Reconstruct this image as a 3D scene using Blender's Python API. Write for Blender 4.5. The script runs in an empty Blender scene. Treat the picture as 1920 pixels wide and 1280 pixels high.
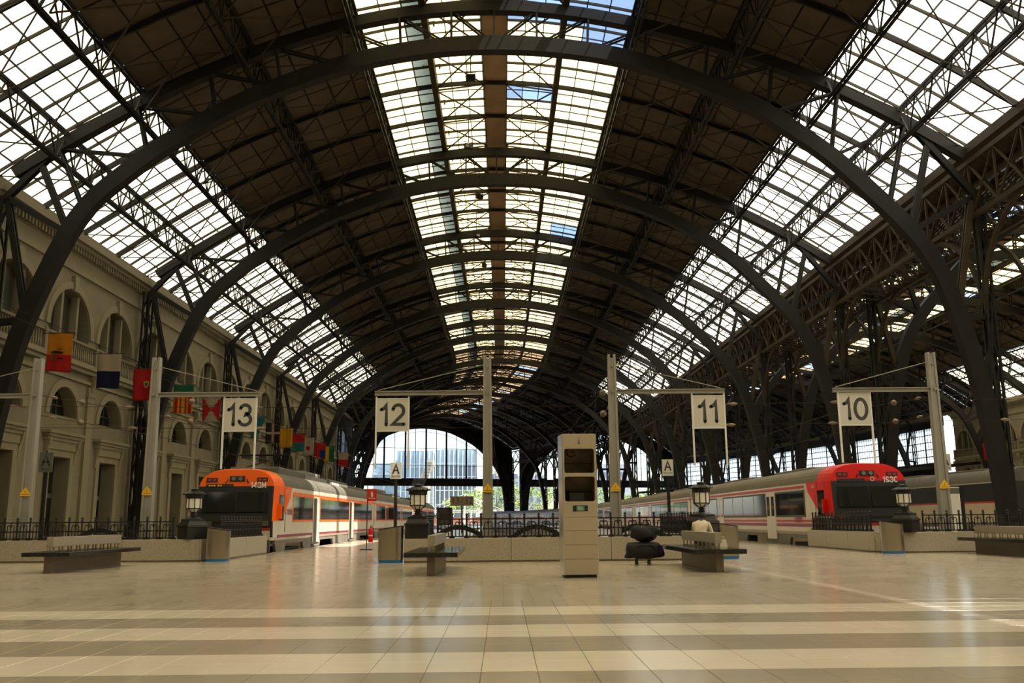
import bpy, bmesh, math, random
import numpy as np
from mathutils import Vector, Matrix
from mathutils.geometry import tessellate_polygon
random.seed(7)
PI = math.pi
scene = bpy.context.scene
COL = scene.collection

# ---------------------------------------------------------------- camera
F_PX, CAM_H = 1720.0, 1.1
PITCH, YAW, ROLL = math.radians(10.98), math.radians(0.66), math.radians(-0.5)
fw = Vector((math.sin(YAW) * math.cos(PITCH), math.cos(YAW) * math.cos(PITCH), math.sin(PITCH)))
rt = Vector((math.cos(YAW), -math.sin(YAW), 0.0))
up = rt.cross(fw)
rt, up = rt * math.cos(ROLL) + up * math.sin(ROLL), -rt * math.sin(ROLL) + up * math.cos(ROLL)
cd = bpy.data.cameras.new('camera'); cam = bpy.data.objects.new('camera', cd); COL.objects.link(cam)
cd.sensor_width = 36.0; cd.lens = 36.0 * F_PX / 1920.0; cd.clip_start = 0.1; cd.clip_end = 3000
M = Matrix((rt, up, -fw)).transposed().to_4x4(); M.translation = (0, 0, CAM_H)
cam.matrix_world = M
scene.camera = cam

def in_frame(p, pad=20):
    d = Vector(p) - Vector((0, 0, CAM_H)); z = d.dot(fw)
    if z <= 0: return False
    x = 960 + F_PX * d.dot(rt) / z; y = 640 - F_PX * d.dot(up) / z
    return -pad < x < 1920 + pad and -pad < y < 1280 + pad

# ---------------------------------------------------------------- sky, sun, exposure
SUN_EL, SUN_FWD = math.radians(63.5), math.radians(-8.0)     # the sun stands high to the right of the hall
world = bpy.data.worlds.new('sky'); scene.world = world; world.use_nodes = True
nt = world.node_tree; nt.nodes.clear()
sky = nt.nodes.new('ShaderNodeTexSky'); sky.sky_type = 'NISHITA'; sky.sun_disc = False
sky.sun_elevation = SUN_EL; sky.sun_rotation = PI / 2 - SUN_FWD
sky.air_density = 1.0; sky.dust_density = 1.5; sky.ozone_density = 1.5
bg = nt.nodes.new('ShaderNodeBackground'); bg.inputs[1].default_value = 0.26
wo = nt.nodes.new('ShaderNodeOutputWorld')
nt.links.new(sky.outputs[0], bg.inputs[0]); nt.links.new(bg.outputs[0], wo.inputs[0])
sl = bpy.data.lights.new('sun', 'SUN'); sl.energy = 9.0; sl.angle = math.radians(0.53); sl.color = (1.0, 0.93, 0.80)
sun = bpy.data.objects.new('sun', sl); COL.objects.link(sun)
sd = Vector((math.cos(SUN_EL) * math.cos(SUN_FWD), math.cos(SUN_EL) * math.sin(SUN_FWD), math.sin(SUN_EL)))
sun.rotation_euler = sd.to_track_quat('Z', 'Y').to_euler(); sun.location = (120, 40, 90)
scene.view_settings.view_transform = 'Standard'; scene.view_settings.look = 'None'
scene.view_settings.gamma = 1.0; scene.view_settings.use_curve_mapping = False
scene.view_settings.exposure = 0.68
cy = scene.cycles
cy.use_denoising = True
cy.max_bounces = 8; cy.diffuse_bounces = 4; cy.glossy_bounces = 4; cy.transmission_bounces = 6; cy.transparent_max_bounces = 12
cy.sample_clamp_indirect = 6.0; cy.caustics_reflective = False; cy.caustics_refractive = False

# ---------------------------------------------------------------- materials
MAT = {}
def srgb(*c):
    return tuple(((v / 255) / 12.92 if v / 255 <= 0.04045 else ((v / 255 + 0.055) / 1.055) ** 2.4) for v in c) + (1.0,)
def mat(name, col, rough=0.6, metal=0.0, var=0.12, scale=3.0, bump=0.0, bscale=40.0, spec=0.5, coat=0.0, dark=None, detail=4.0):
    m = bpy.data.materials.new(name); m.use_nodes = True; MAT[name] = m
    n = m.node_tree.nodes; l = m.node_tree.links; b = n['Principled BSDF']
    b.inputs['Roughness'].default_value = rough; b.inputs['Metallic'].default_value = metal
    b.inputs['Specular IOR Level'].default_value = spec
    if coat: b.inputs['Coat Weight'].default_value = coat; b.inputs['Coat Roughness'].default_value = 0.12
    tc = n.new('ShaderNodeTexCoord')
    if var > 0:
        ns = n.new('ShaderNodeTexNoise'); ns.inputs['Scale'].default_value = scale; ns.inputs['Detail'].default_value = detail
        l.new(tc.outputs['Object'], ns.inputs['Vector'])
        mx = n.new('ShaderNodeMix'); mx.data_type = 'RGBA'
        lo = dark if dark else tuple(c * (1 - 2 * var) for c in col[:3]) + (1,)
        hi = tuple(min(1, c * (1 + var)) for c in col[:3]) + (1,)
        mx.inputs[6].default_value = lo; mx.inputs[7].default_value = hi
        l.new(ns.outputs['Fac'], mx.inputs[0]); l.new(mx.outputs[2], b.inputs['Base Color'])
    else:
        b.inputs['Base Color'].default_value = col
    if bump > 0:
        n2 = n.new('ShaderNodeTexNoise'); n2.inputs['Scale'].default_value = bscale; n2.inputs['Detail'].default_value = 3
        l.new(tc.outputs['Object'], n2.inputs['Vector'])
        bp = n.new('ShaderNodeBump'); bp.inputs['Strength'].default_value = bump; bp.inputs['Distance'].default_value = 0.02
        l.new(n2.outputs['Fac'], bp.inputs['Height']); l.new(bp.outputs[0], b.inputs['Normal'])
    return m
def pane_mat(name, col, trans=0.0, streak=0.15):
    """weathered wired glass: passes light diffusely, trans = how far it is still clear"""
    m = bpy.data.materials.new(name); m.use_nodes = True; MAT[name] = m
    n = m.node_tree.nodes; l = m.node_tree.links; n.clear()
    out = n.new('ShaderNodeOutputMaterial'); tl = n.new('ShaderNodeBsdfTranslucent'); df = n.new('ShaderNodeBsdfDiffuse')
    tc = n.new('ShaderNodeTexCoord'); ns = n.new('ShaderNodeTexNoise'); ns.inputs['Scale'].default_value = 1.4; ns.inputs['Detail'].default_value = 5
    l.new(tc.outputs['Object'], ns.inputs['Vector'])
    mx = n.new('ShaderNodeMix'); mx.data_type = 'RGBA'
    mx.inputs[6].default_value = tuple(c * (1 - streak) for c in col[:3]) + (1,); mx.inputs[7].default_value = col
    l.new(ns.outputs['Fac'], mx.inputs[0]); l.new(mx.outputs[2], tl.inputs['Color'])
    df.inputs['Color'].default_value = (0.25, 0.23, 0.19, 1)
    m1 = n.new('ShaderNodeMixShader'); m1.inputs[0].default_value = 0.15
    l.new(tl.outputs[0], m1.inputs[1]); l.new(df.outputs[0], m1.inputs[2])
    tp = n.new('ShaderNodeBsdfTransparent'); m2 = n.new('ShaderNodeMixShader'); m2.inputs[0].default_value = trans
    l.new(m1.outputs[0], m2.inputs[1]); l.new(tp.outputs[0], m2.inputs[2]); l.new(m2.outputs[0], out.inputs[0])
    return m
def clear_mat(name, tint, gloss=0.08):
    m = bpy.data.materials.new(name); m.use_nodes = True; MAT[name] = m
    n = m.node_tree.nodes; l = m.node_tree.links; n.clear()
    out = n.new('ShaderNodeOutputMaterial'); tp = n.new('ShaderNodeBsdfTransparent'); tp.inputs[0].default_value = tint
    gl = n.new('ShaderNodeBsdfGlossy'); gl.inputs['Roughness'].default_value = 0.03
    fr = n.new('ShaderNodeFresnel'); fr.inputs[0].default_value = 1.35
    mm = n.new('ShaderNodeMath'); mm.operation = 'MULTIPLY'; mm.inputs[1].default_value = gloss * 6
    l.new(fr.outputs[0], mm.inputs[0])
    mx = n.new('ShaderNodeMixShader'); l.new(mm.outputs[0], mx.inputs[0]); l.new(tp.outputs[0], mx.inputs[1]); l.new(gl.outputs[0], mx.inputs[2])
    l.new(mx.outputs[0], out.inputs[0])
    return m

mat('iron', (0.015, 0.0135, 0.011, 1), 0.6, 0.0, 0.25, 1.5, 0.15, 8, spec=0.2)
mat('iron_dusty', (0.048, 0.034, 0.018, 1), 0.65, 0.0, 0.3, 0.8, 0.1, 8, spec=0.2)
mat('cast_iron', (0.018, 0.017, 0.016, 1), 0.45, 0.2, 0.2, 6, 0.1, 60)
mat('roof_board', (0.085, 0.060, 0.036, 1), 0.75, 0, 0.3, 0.7, 0.2, 3)
mat('ridge_board', (0.42, 0.28, 0.15, 1), 0.8, 0, 0.3, 0.5)
mat('bar_iron', (0.05, 0.045, 0.026, 1), 0.65, 0, 0.2, 1.0, spec=0.2)
pane_mat('cream_glass', (0.88, 0.79, 0.57, 1), 0.02)
pane_mat('amber_glass', (0.80, 0.66, 0.33, 1), 0.02)
pane_mat('white_glass', (0.95, 0.90, 0.76, 1), 0.04)
pane_mat('brown_glass', (0.30, 0.20, 0.10, 1), 0.02, 0.4)
pane_mat('blue_glass', (0.50, 0.58, 0.62, 1), 0.12)
clear_mat('clear_glass', (0.95, 0.97, 1.0, 1), 0.05)
mat('stone', (0.215, 0.185, 0.112, 1), 0.85, 0, 0.12, 0.6, 0.25, 12)
mat('stone_trim', (0.25, 0.217, 0.135, 1), 0.85, 0, 0.1, 0.8, 0.15, 15)
mat('niche', (0.085, 0.073, 0.05, 1), 0.9, 0, 0.15, 1.0)
mat('shutter', (0.055, 0.062, 0.05, 1), 0.5, 0, 0.15, 2.0)
mat('door_green', (0.10, 0.12, 0.09, 1), 0.45, 0, 0.15, 1.0)
mat('dark_glass', (0.012, 0.013, 0.014, 1), 0.06, 0, 0.0, spec=0.6)
mat('train_glass', (0.010, 0.012, 0.012, 1), 0.05, 0, 0.0, spec=0.5)
mat('granite_light', (0.38, 0.335, 0.26, 1), 0.55, 0, 0.35, 45, 0.1, 120)
mat('granite_wall', (0.46, 0.405, 0.31, 1), 0.5, 0, 0.3, 30, 0.1, 120)
mat('granite_brown', (0.165, 0.125, 0.085, 1), 0.35, 0, 0.35, 40)
mat('granite_black', (0.018, 0.017, 0.016, 1), 0.16, 0, 0.3, 60)
mat('steel', (0.56, 0.50, 0.41, 1), 0.24, 1.0, 0.06, 2.0)
mat('kiosk_panel', (0.47, 0.40, 0.29, 1), 0.38, 0.15, 0.05, 2.0)
mat('kiosk_side', (0.80, 0.82, 0.82, 1), 0.22, 0.8, 0.03, 2.0)
mat('blue_band', (0.02, 0.16, 0.42, 1), 0.45, 0, 0.1, 4)
mat('post_grey', (0.33, 0.315, 0.275, 1), 0.5, 0.1, 0.1, 3)
mat('sign_white', (0.62, 0.60, 0.54, 1), 0.5, 0, 0.03, 2)
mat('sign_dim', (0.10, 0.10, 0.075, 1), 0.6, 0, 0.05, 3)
mat('number_white', (0.92, 0.90, 0.86, 1), 0.5, 0, 0)
mat('ink', (0.045, 0.05, 0.05, 1), 0.6, 0, 0)
mat('yellow', (0.85, 0.50, 0.03, 1), 0.5, 0, 0.05, 4)
mat('black', (0.012, 0.012, 0.012, 1), 0.6, 0, 0.1, 5)
mat('black_cloth', (0.010, 0.010, 0.012, 1), 0.75, 0, 0.3, 12, 0.5, 30)
mat('lamp_glass', (0.88, 0.85, 0.76, 1), 0.25, 0, 0.04, 4)
mat('orange', (0.95, 0.13, 0.002, 1), 0.4, 0, 0.04, 2, spec=0.3)
mat('red', (0.70, 0.008, 0.004, 1), 0.4, 0, 0.04, 2, spec=0.3)
mat('white_paint', (0.66, 0.60, 0.48, 1), 0.4, 0, 0.08, 1.5, coat=0.2)
mat('beige_paint', (0.55, 0.45, 0.30, 1), 0.45, 0, 0.06, 1.0)
mat('magenta', (0.25, 0.03, 0.075, 1), 0.4, 0, 0.05, 2)
mat('stripe_red', (0.50, 0.035, 0.025, 1), 0.4, 0, 0.05, 2)
mat('train_grey', (0.115, 0.105, 0.085, 1), 0.6, 0, 0.25, 2)
mat('train_roof', (0.17, 0.145, 0.10, 1), 0.6, 0, 0.2, 1.5)
mat('skirt', (0.20, 0.18, 0.15, 1), 0.65, 0, 0.25, 3)
mat('rubber', (0.02, 0.02, 0.02, 1), 0.7, 0, 0)
mat('chrome', (0.75, 0.74, 0.72, 1), 0.2, 1.0, 0)
mat('red_led', (0.35, 0.02, 0.02, 1), 0.4, 0, 0)
mat('ballast', (0.16, 0.125, 0.085, 1), 0.95, 0, 0.4, 8, 0.6, 20)
mat('rail_steel', (0.30, 0.24, 0.18, 1), 0.4, 0.7, 0.2, 3)
mat('asphalt', (0.30, 0.27, 0.23, 1), 0.9, 0, 0.15, 0.3)
mat('leaf', (0.14, 0.24, 0.04, 1), 0.7, 0, 0.4, 0.8)
mat('leaf_light', (0.27, 0.36, 0.09, 1), 0.7, 0, 0.35, 0.8)
mat('bark', (0.10, 0.075, 0.05, 1), 0.9, 0, 0.3, 4)
mat('tower_fin', (0.75, 0.80, 0.80, 1), 0.5, 0, 0.05, 1)
mat('tower_glass', (0.42, 0.55, 0.60, 1), 0.12, 0, 0.25, 0.05)
mat('tower_dark', (0.22, 0.27, 0.30, 1), 0.25, 0, 0.2, 0.05)
mat('tower_tan', (0.60, 0.52, 0.36, 1), 0.7, 0, 0.1, 0.1)
mat('white_metal', (0.80, 0.80, 0.78, 1), 0.5, 0, 0.05, 2)
mat('block_wall', (0.50, 0.52, 0.52, 1), 0.8, 0, 0.1, 0.3)
mat('brick_red', (0.36, 0.16, 0.10, 1), 0.8, 0, 0.15, 0.4)
mat('skin', (0.030, 0.017, 0.011, 1), 0.5, 0, 0.1, 8)
mat('hair', (0.008, 0.007, 0.006, 1), 0.7, 0, 0.2, 30)
mat('shirt', (0.72, 0.62, 0.47, 1), 0.85, 0, 0.05, 5, 0.2, 14)
mat('trousers', (0.14, 0.15, 0.11, 1), 0.85, 0, 0.4, 20)
mat('paper_white', (0.80, 0.74, 0.62, 1), 0.7, 0, 0.05, 4)
mat('ceramic', (0.20, 0.14, 0.09, 1), 0.35, 0, 0.1, 6)
mat('screen_green', (0.10, 0.32, 0.20, 1), 0.5, 0, 0.2, 30)
mat('cavity', (0.22, 0.165, 0.11, 1), 0.7, 0, 0.4, 5)
for nm, c in dict(flag_red=(0.45, 0.02, 0.02), flag_yellow=(0.62, 0.33, 0.02), flag_orange=(0.55, 0.20, 0.012), flag_navy=(0.012, 0.014, 0.05),
                  flag_white=(0.42, 0.34, 0.24), flag_green=(0.02, 0.13, 0.06), flag_teal=(0.03, 0.16, 0.18), flag_dark=(0.03, 0.02, 0.02), flag_blue=(0.02, 0.03, 0.16)).items():
    mat(nm, tuple(v * 0.6 for v in c) + (1,), 0.85, 0, 0.12, 2.0, spec=0.1)

def floor_mat(name, light, dark_c, joints=True):
    """polished terrazzo with fine chips, wear and (for the far floor) tile joints"""
    m = bpy.data.materials.new(name); m.use_nodes = True; MAT[name] = m
    n = m.node_tree.nodes; l = m.node_tree.links; b = n['Principled BSDF']
    tc = n.new('ShaderNodeTexCoord')
    n1 = n.new('ShaderNodeTexNoise'); n1.inputs['Scale'].default_value = 90; n1.inputs['Detail'].default_value = 3
    n2 = n.new('ShaderNodeTexNoise'); n2.inputs['Scale'].default_value = 0.7; n2.inputs['Detail'].default_value = 5
    geo = n.new('ShaderNodeNewGeometry')
    l.new(geo.outputs['Position'], n1.inputs['Vector']); l.new(geo.outputs['Position'], n2.inputs['Vector'])
    a = n.new('ShaderNodeMix'); a.data_type = 'RGBA'; a.inputs[6].default_value = dark_c; a.inputs[7].default_value = light
    l.new(n1.outputs['Fac'], a.inputs[0])
    c = n.new('ShaderNodeMix'); c.data_type = 'RGBA'; c.blend_type = 'MULTIPLY'; c.inputs[0].default_value = 1.0
    rp = n.new('ShaderNodeMapRange'); rp.inputs[1].default_value = 0.3; rp.inputs[2].default_value = 0.7; rp.inputs[3].default_value = 0.93; rp.inputs[4].default_value = 1.03
    l.new(n2.outputs['Fac'], rp.inputs[0]); l.new(a.outputs[2], c.inputs[6]); l.new(rp.outputs[0], c.inputs[7])
    src = c.outputs[2]
    if joints:
        br = n.new('ShaderNodeTexBrick'); br.offset = 0.0
        br.inputs['Scale'].default_value = 1.0; br.inputs['Brick Width'].default_value = 0.417; br.inputs['Row Height'].default_value = 0.51
        br.inputs['Mortar Size'].default_value = 0.004; br.inputs['Color1'].default_value = (1, 1, 1, 1); br.inputs['Color2'].default_value = (0.97, 0.97, 0.96, 1)
        br.inputs['Mortar'].default_value = (0.76, 0.72, 0.66, 1)
        l.new(geo.outputs['Position'], br.inputs['Vector'])
        d = n.new('ShaderNodeMix'); d.data_type = 'RGBA'; d.blend_type = 'MULTIPLY'; d.inputs[0].default_value = 1.0
        l.new(src, d.inputs[6]); l.new(br.outputs['Color'], d.inputs[7]); src = d.outputs[2]
    l.new(src, b.inputs['Base Color'])
    rr = n.new('ShaderNodeMapRange'); rr.inputs[3].default_value = 0.14; rr.inputs[4].default_value = 0.21
    l.new(n2.outputs['Fac'], rr.inputs[0]); l.new(rr.outputs[0], b.inputs['Roughness'])
    n3 = n.new('ShaderNodeTexNoise'); n3.inputs['Scale'].default_value = 2.2; n3.inputs['Detail'].default_value = 2
    l.new(geo.outputs['Position'], n3.inputs['Vector'])
    bp = n.new('ShaderNodeBump'); bp.inputs['Strength'].default_value = 0.02; bp.inputs['Distance'].default_value = 0.02
    l.new(n3.outputs['Fac'], bp.inputs['Height']); l.new(bp.outputs[0], b.inputs['Normal'])
    b.inputs['Specular IOR Level'].default_value = 0.5
    return m
floor_mat('terrazzo', (0.53, 0.465, 0.37, 1), (0.47, 0.405, 0.315, 1))
floor_mat('tile_light', (0.83, 0.76, 0.65, 1), (0.76, 0.69, 0.58, 1), False)
floor_mat('tile_dark', (0.45, 0.395, 0.315, 1), (0.38, 0.33, 0.26, 1), False)
floor_mat('grout', (0.20, 0.16, 0.12, 1), (0.16, 0.13, 0.10, 1), False)

# ---------------------------------------------------------------- helpers
def tag(o, label=None, cat=None, group=None, kind=None):
    if label: o['label'] = label
    if cat: o['category'] = cat
    if group: o['group'] = group
    if kind: o['kind'] = kind
    return o
def empty(name, loc=(0, 0, 0), rz=0.0, parent=None):
    o = bpy.data.objects.new(name, None); COL.objects.link(o); o.location = loc; o.rotation_euler = (0, 0, rz)
    o.empty_display_size = 0.2
    if parent: o.parent = parent
    return o
def thing(name, label, cat, loc=(0, 0, 0), rz=0.0, group=None):
    return tag(empty(name, loc, rz), label, cat, group)
def link(name, me, m=None, parent=None, loc=None, rz=None):
    o = bpy.data.objects.new(name, me); COL.objects.link(o)
    if m is not None and len(me.materials) == 0: me.materials.append(MAT[m])
    if parent: o.parent = parent
    if loc is not None: o.location = loc
    if rz is not None: o.rotation_euler = (0, 0, rz)
    return o
def copy_tree(root, loc=None, rz=None, **props):
    c = root.copy(); COL.objects.link(c)
    if loc is not None: c.location = loc
    if rz is not None: c.rotation_euler = (0, 0, rz)
    for k, v in props.items(): c[k] = v
    for ch in root.children:
        d = ch.copy(); COL.objects.link(d); d.parent = c
        for g in ch.children:
            e = g.copy(); COL.objects.link(e); e.parent = d
    return c

class MB:
    """collects vertices and faces; build() links them as one mesh object"""
    def __init__(s): s.v = []; s.f = []; s.m = []; s.cur = 0
    def add(s, vs, fs):
        n = len(s.v); s.v += [tuple(v) for v in vs]; s.f += [tuple(n + i for i in f) for f in fs]; s.m += [s.cur] * len(fs); return s
    def box(s, x0, x1, y0, y1, z0, z1):
        return s.add([(x0, y0, z0), (x1, y0, z0), (x1, y1, z0), (x0, y1, z0), (x0, y0, z1), (x1, y0, z1), (x1, y1, z1), (x0, y1, z1)],
                     [(3, 2, 1, 0), (4, 5, 6, 7), (0, 1, 5, 4), (1, 2, 6, 5), (2, 3, 7, 6), (3, 0, 4, 7)])
    def taper(s, x0, x1, y0, y1, z0, z1, k):
        cx, cyy = (x0 + x1) / 2, (y0 + y1) / 2
        a = [(cx + (x - cx) * k, cyy + (y - cyy) * k, z1) for x, y in ((x0, y0), (x1, y0), (x1, y1), (x0, y1))]
        return s.add([(x0, y0, z0), (x1, y0, z0), (x1, y1, z0), (x0, y1, z0)] + a,
                     [(3, 2, 1, 0), (4, 5, 6, 7), (0, 1, 5, 4), (1, 2, 6, 5), (2, 3, 7, 6), (3, 0, 4, 7)])
    def beam(s, p, q, w, h=None, upv=(0, 0, 1)):
        p, q = Vector(p), Vector(q); h = h or w; d = q - p
        if d.length < 1e-6: return s
        d.normalize(); u = Vector(upv)
        if abs(d.dot(u)) > 0.98: u = Vector((0, 1, 0)) if abs(d.y) < 0.9 else Vector((1, 0, 0))
        r = d.cross(u).normalized(); u = r.cross(d)
        c = []
        for o in (p, q):
            for a, b in ((-1, -1), (1, -1), (1, 1), (-1, 1)): c.append(o + r * (a * w / 2) + u * (b * h / 2))
        return s.add(c, [(3, 2, 1, 0), (4, 5, 6, 7), (0, 1, 5, 4), (1, 2, 6, 5), (2, 3, 7, 6), (3, 0, 4, 7)])
    def tube(s, p, q, r, n=8, r2=None, cap=True):
        p, q = Vector(p), Vector(q); r2 = r if r2 is None else r2; d = (q - p).normalized()
        a = d.orthogonal().normalized(); b = d.cross(a)
        vs = []
        for o, rr in ((p, r), (q, r2)):
            for i in range(n):
                t = 2 * PI * i / n; vs.append(o + (a * math.cos(t) + b * math.sin(t)) * rr)
        fs = [(i, (i + 1) % n, n + (i + 1) % n, n + i) for i in range(n)]
        if cap: fs += [tuple(range(n - 1, -1, -1)), tuple(range(n, 2 * n))]
        return s.add(vs, fs)
    def path(s, pts, r, n=6, closed=False):
        pts = [Vector(p) for p in pts]; vs = []; k = len(pts)
        for i, p in enumerate(pts):
            d = (pts[min(i + 1, k - 1)] - pts[max(i - 1, 0)])
            if d.length < 1e-9: d = Vector((0, 0, 1))
            d.normalize()
            ref = Vector((0, 0, 1)) if abs(d.z) < 0.9 else Vector((0, 1, 0))
            a = d.cross(ref).normalized(); b = a.cross(d)
            rr = r[i] if isinstance(r, (list, tuple)) else r
            for j in range(n):
                t = 2 * PI * j / n; vs.append(p + (a * math.cos(t) + b * math.sin(t)) * rr)
        fs = []
        for i in range(k - 1):
            for j in range(n): fs.append((i * n + j, i * n + (j + 1) % n, (i + 1) * n + (j + 1) % n, (i + 1) * n + j))
        fs += [tuple(range(n - 1, -1, -1)), tuple(range((k - 1) * n, k * n))]
        return s.add(vs, fs)
    def lathe(s, prof, n=16, c=(0, 0, 0), phase=0.0):
        vs = []; k = len(prof)
        for r, z in prof:
            for i in range(n):
                t = 2 * PI * i / n + phase; vs.append((c[0] + r * math.cos(t), c[1] + r * math.sin(t), c[2] + z))
        fs = []
        for j in range(k - 1):
            for i in range(n): fs.append((j * n + i, j * n + (i + 1) % n, (j + 1) * n + (i + 1) % n, (j + 1) * n + i))
        fs += [tuple(range(n - 1, -1, -1)), tuple(range((k - 1) * n, k * n))]
        return s.add(vs, fs)
    def prism(s, poly, f0, f1):
        """poly: 2-D outline (ccw), f0 and f1 map a 2-D point to the two 3-D caps"""
        n = len(poly); tri = tessellate_polygon([[Vector((p[0], p[1], 0)) for p in poly]])
        vs = [f0(*p) for p in poly] + [f1(*p) for p in poly]
        fs = [tuple(reversed(t)) for t in tri] + [tuple(i + n for i in t) for t in tri]
        fs += [(i, (i + 1) % n, n + (i + 1) % n, n + i) for i in range(n)]
        return s.add(vs, fs)
    def sweep2(s, pts, depth, w, off=0.0):
        """bar of given depth along a 2-D (x, z) line, w wide in y"""
        n = len(pts); vs = []
        for i, p in enumerate(pts):
            a = np.array(pts[max(i - 1, 0)]); b = np.array(pts[min(i + 1, n - 1)]); d = (b - a) / np.linalg.norm(b - a); nn = np.array((-d[1], d[0]))
            dd = depth[i] if isinstance(depth, (list, tuple)) else depth
            for sg, yy in ((-1, -1), (1, -1), (1, 1), (-1, 1)):
                q = np.array(p) + nn * (sg * dd / 2 + off); vs.append((q[0], yy * w / 2, q[1]))
        fs = []
        for i in range(n - 1):
            for j in range(4): fs.append((i * 4 + j, i * 4 + (j + 1) % 4, (i + 1) * 4 + (j + 1) % 4, (i + 1) * 4 + j))
        fs += [(3, 2, 1, 0), tuple((n - 1) * 4 + j for j in range(4))]
        return s.add(vs, fs)
    def mesh(s, name, mats=None, smooth=False):
        me = bpy.data.meshes.new(name); me.from_pydata(s.v, [], s.f)
        bm = bmesh.new(); bm.from_mesh(me); bmesh.ops.recalc_face_normals(bm, faces=bm.faces); bm.to_mesh(me); bm.free()
        if mats:
            for m in mats: me.materials.append(MAT[m])
            me.polygons.foreach_set('material_index', s.m)
        if smooth: me.shade_smooth()
        me.update(); return me
    def build(s, name, m, parent=None, loc=None, rz=None, smooth=False):
        ms = m if isinstance(m, (list, tuple)) else [m]
        return link(name, s.mesh(name, ms, smooth), None, parent, loc, rz)

def bevel(o, w=0.01, seg=2):
    b = o.modifiers.new('bevel', 'BEVEL'); b.width = w; b.segments = seg; b.limit_method = 'ANGLE'; return o
def text_mesh(body, size, extrude=0.004, offset=0.0, align='CENTER'):
    cu = bpy.data.curves.new('lettering', 'FONT'); cu.body = body; cu.size = size; cu.extrude = extrude; cu.offset = offset
    cu.align_x = align; cu.align_y = 'CENTER'
    o = bpy.data.objects.new('lettering', cu); COL.objects.link(o)
    dg = bpy.context.evaluated_depsgraph_get(); me = bpy.data.meshes.new_from_object(o.evaluated_get(dg))
    bpy.data.objects.remove(o); bpy.data.curves.remove(cu); return me
def lettering(name, body, size, m, parent, loc, facing, offset=0.0, extrude=0.004, align='CENTER', squash=1.0):
    """flat print; facing = angle of the reading side: 0 faces the camera (-y), else rotation about z"""
    me = text_mesh(body, size, extrude, offset, align); me.materials.clear(); me.materials.append(MAT[m])
    o = bpy.data.objects.new(name, me); COL.objects.link(o); o.parent = parent
    o.location = loc; o.rotation_euler = (PI / 2, 0, facing); o.scale = (squash, 1, 1)
    return o

def _arc(cx, cy, rx, ry, a0, a1, n=12): return [(cx + rx * math.cos(math.radians(a0 + (a1 - a0) * i / n)), cy + ry * math.sin(math.radians(a0 + (a1 - a0) * i / n))) for i in range(n + 1)]
GLYPH = {'0': (.62, [_arc(.31, .5, .27, .46, 90, 450, 24)]), '1': (.44, [[(.06, .74), (.20, .80), (.30, .96), (.30, .04)]]),
         '2': (.62, [_arc(.31, .68, .25, .28, 165, -35, 12) + [(.06, .06), (.58, .06)]]), '3': (.62, [_arc(.29, .73, .23, .23, 160, -80, 10) + _arc(.29, .28, .27, .25, 80, -165, 12)]),
         '4': (.64, [[(.60, .30), (.05, .30), (.44, .96), (.44, .03)]]), '9': (.62, [_arc(.31, .67, .26, .28, 0, 360, 18), _arc(.31, .5, .26, .46, 20, -90, 10) + [(.10, .10)]]),
         'M': (.78, [[(.08, .03), (.08, .96), (.39, .25), (.70, .96), (.70, .03)]]), 'C': (.66, [_arc(.36, .5, .29, .46, 50, 310, 16)]), 'A': (.72, [[(.05, .03), (.36, .96), (.67, .03)], [(.16, .34), (.56, .34)]])}
def stroke_sign(name, body, height, m, parent, loc, facing, weight=0.16, gap=0.08):
    """rounded sign numerals drawn as strokes; centred on loc, read from -y"""
    W = sum(GLYPH[c][0] for c in body) + gap * (len(body) - 1); x = -W / 2
    for c in body:
        mb = MB(); w = weight / 2
        for line in GLYPH[c][1]:
            P = [Vector((p[0] + x, p[1] - .5)) for p in line]; n = len(P); vs = []
            closed = (P[0] - P[-1]).length < 1e-6
            for i, p in enumerate(P):
                a = P[i - 1] if i else (P[-2] if closed else P[0]); b = P[i + 1] if i < n - 1 else (P[1] if closed else P[-1])
                d1 = (p - a).normalized() if (p - a).length > 1e-9 else (b - p).normalized(); d2 = (b - p).normalized() if (b - p).length > 1e-9 else d1
                t = (d1 + d2).normalized() if (d1 + d2).length > .1 else d1; nn = Vector((-t.y, t.x)); k = w / max(.45, nn.dot(Vector((-d1.y, d1.x))))
                for sg in (1, -1):
                    q = (p + nn * sg * k) * height
                    for yy in (0, .004): vs.append((q.x, -yy, q.y))
            fs = []
            for i in range(n - 1):
                o, e = i * 4, i * 4 + 4
                fs += [(o, o + 2, e + 2, e), (o + 1, e + 1, e + 3, o + 3), (o, e, e + 1, o + 1), (o + 2, o + 3, e + 3, e + 2)]
            fs += [(0, 1, 3, 2), (n * 4 - 4, n * 4 - 2, n * 4 - 1, n * 4 - 3)]
            mb.add(vs, fs)
            if not closed:
                for p in (P[0], P[-1]):
                    c8 = [(p.x + w * math.cos(2 * PI * i / 12), p.y + w * math.sin(2 * PI * i / 12)) for i in range(12)]
                    mb.prism(c8, lambda u, v: (u * height, -.004, v * height), lambda u, v: (u * height, 0, v * height))
        o = mb.build(name, m, parent, loc); o.rotation_euler = (0, 0, facing)
        x += GLYPH[c][0] + gap

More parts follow.
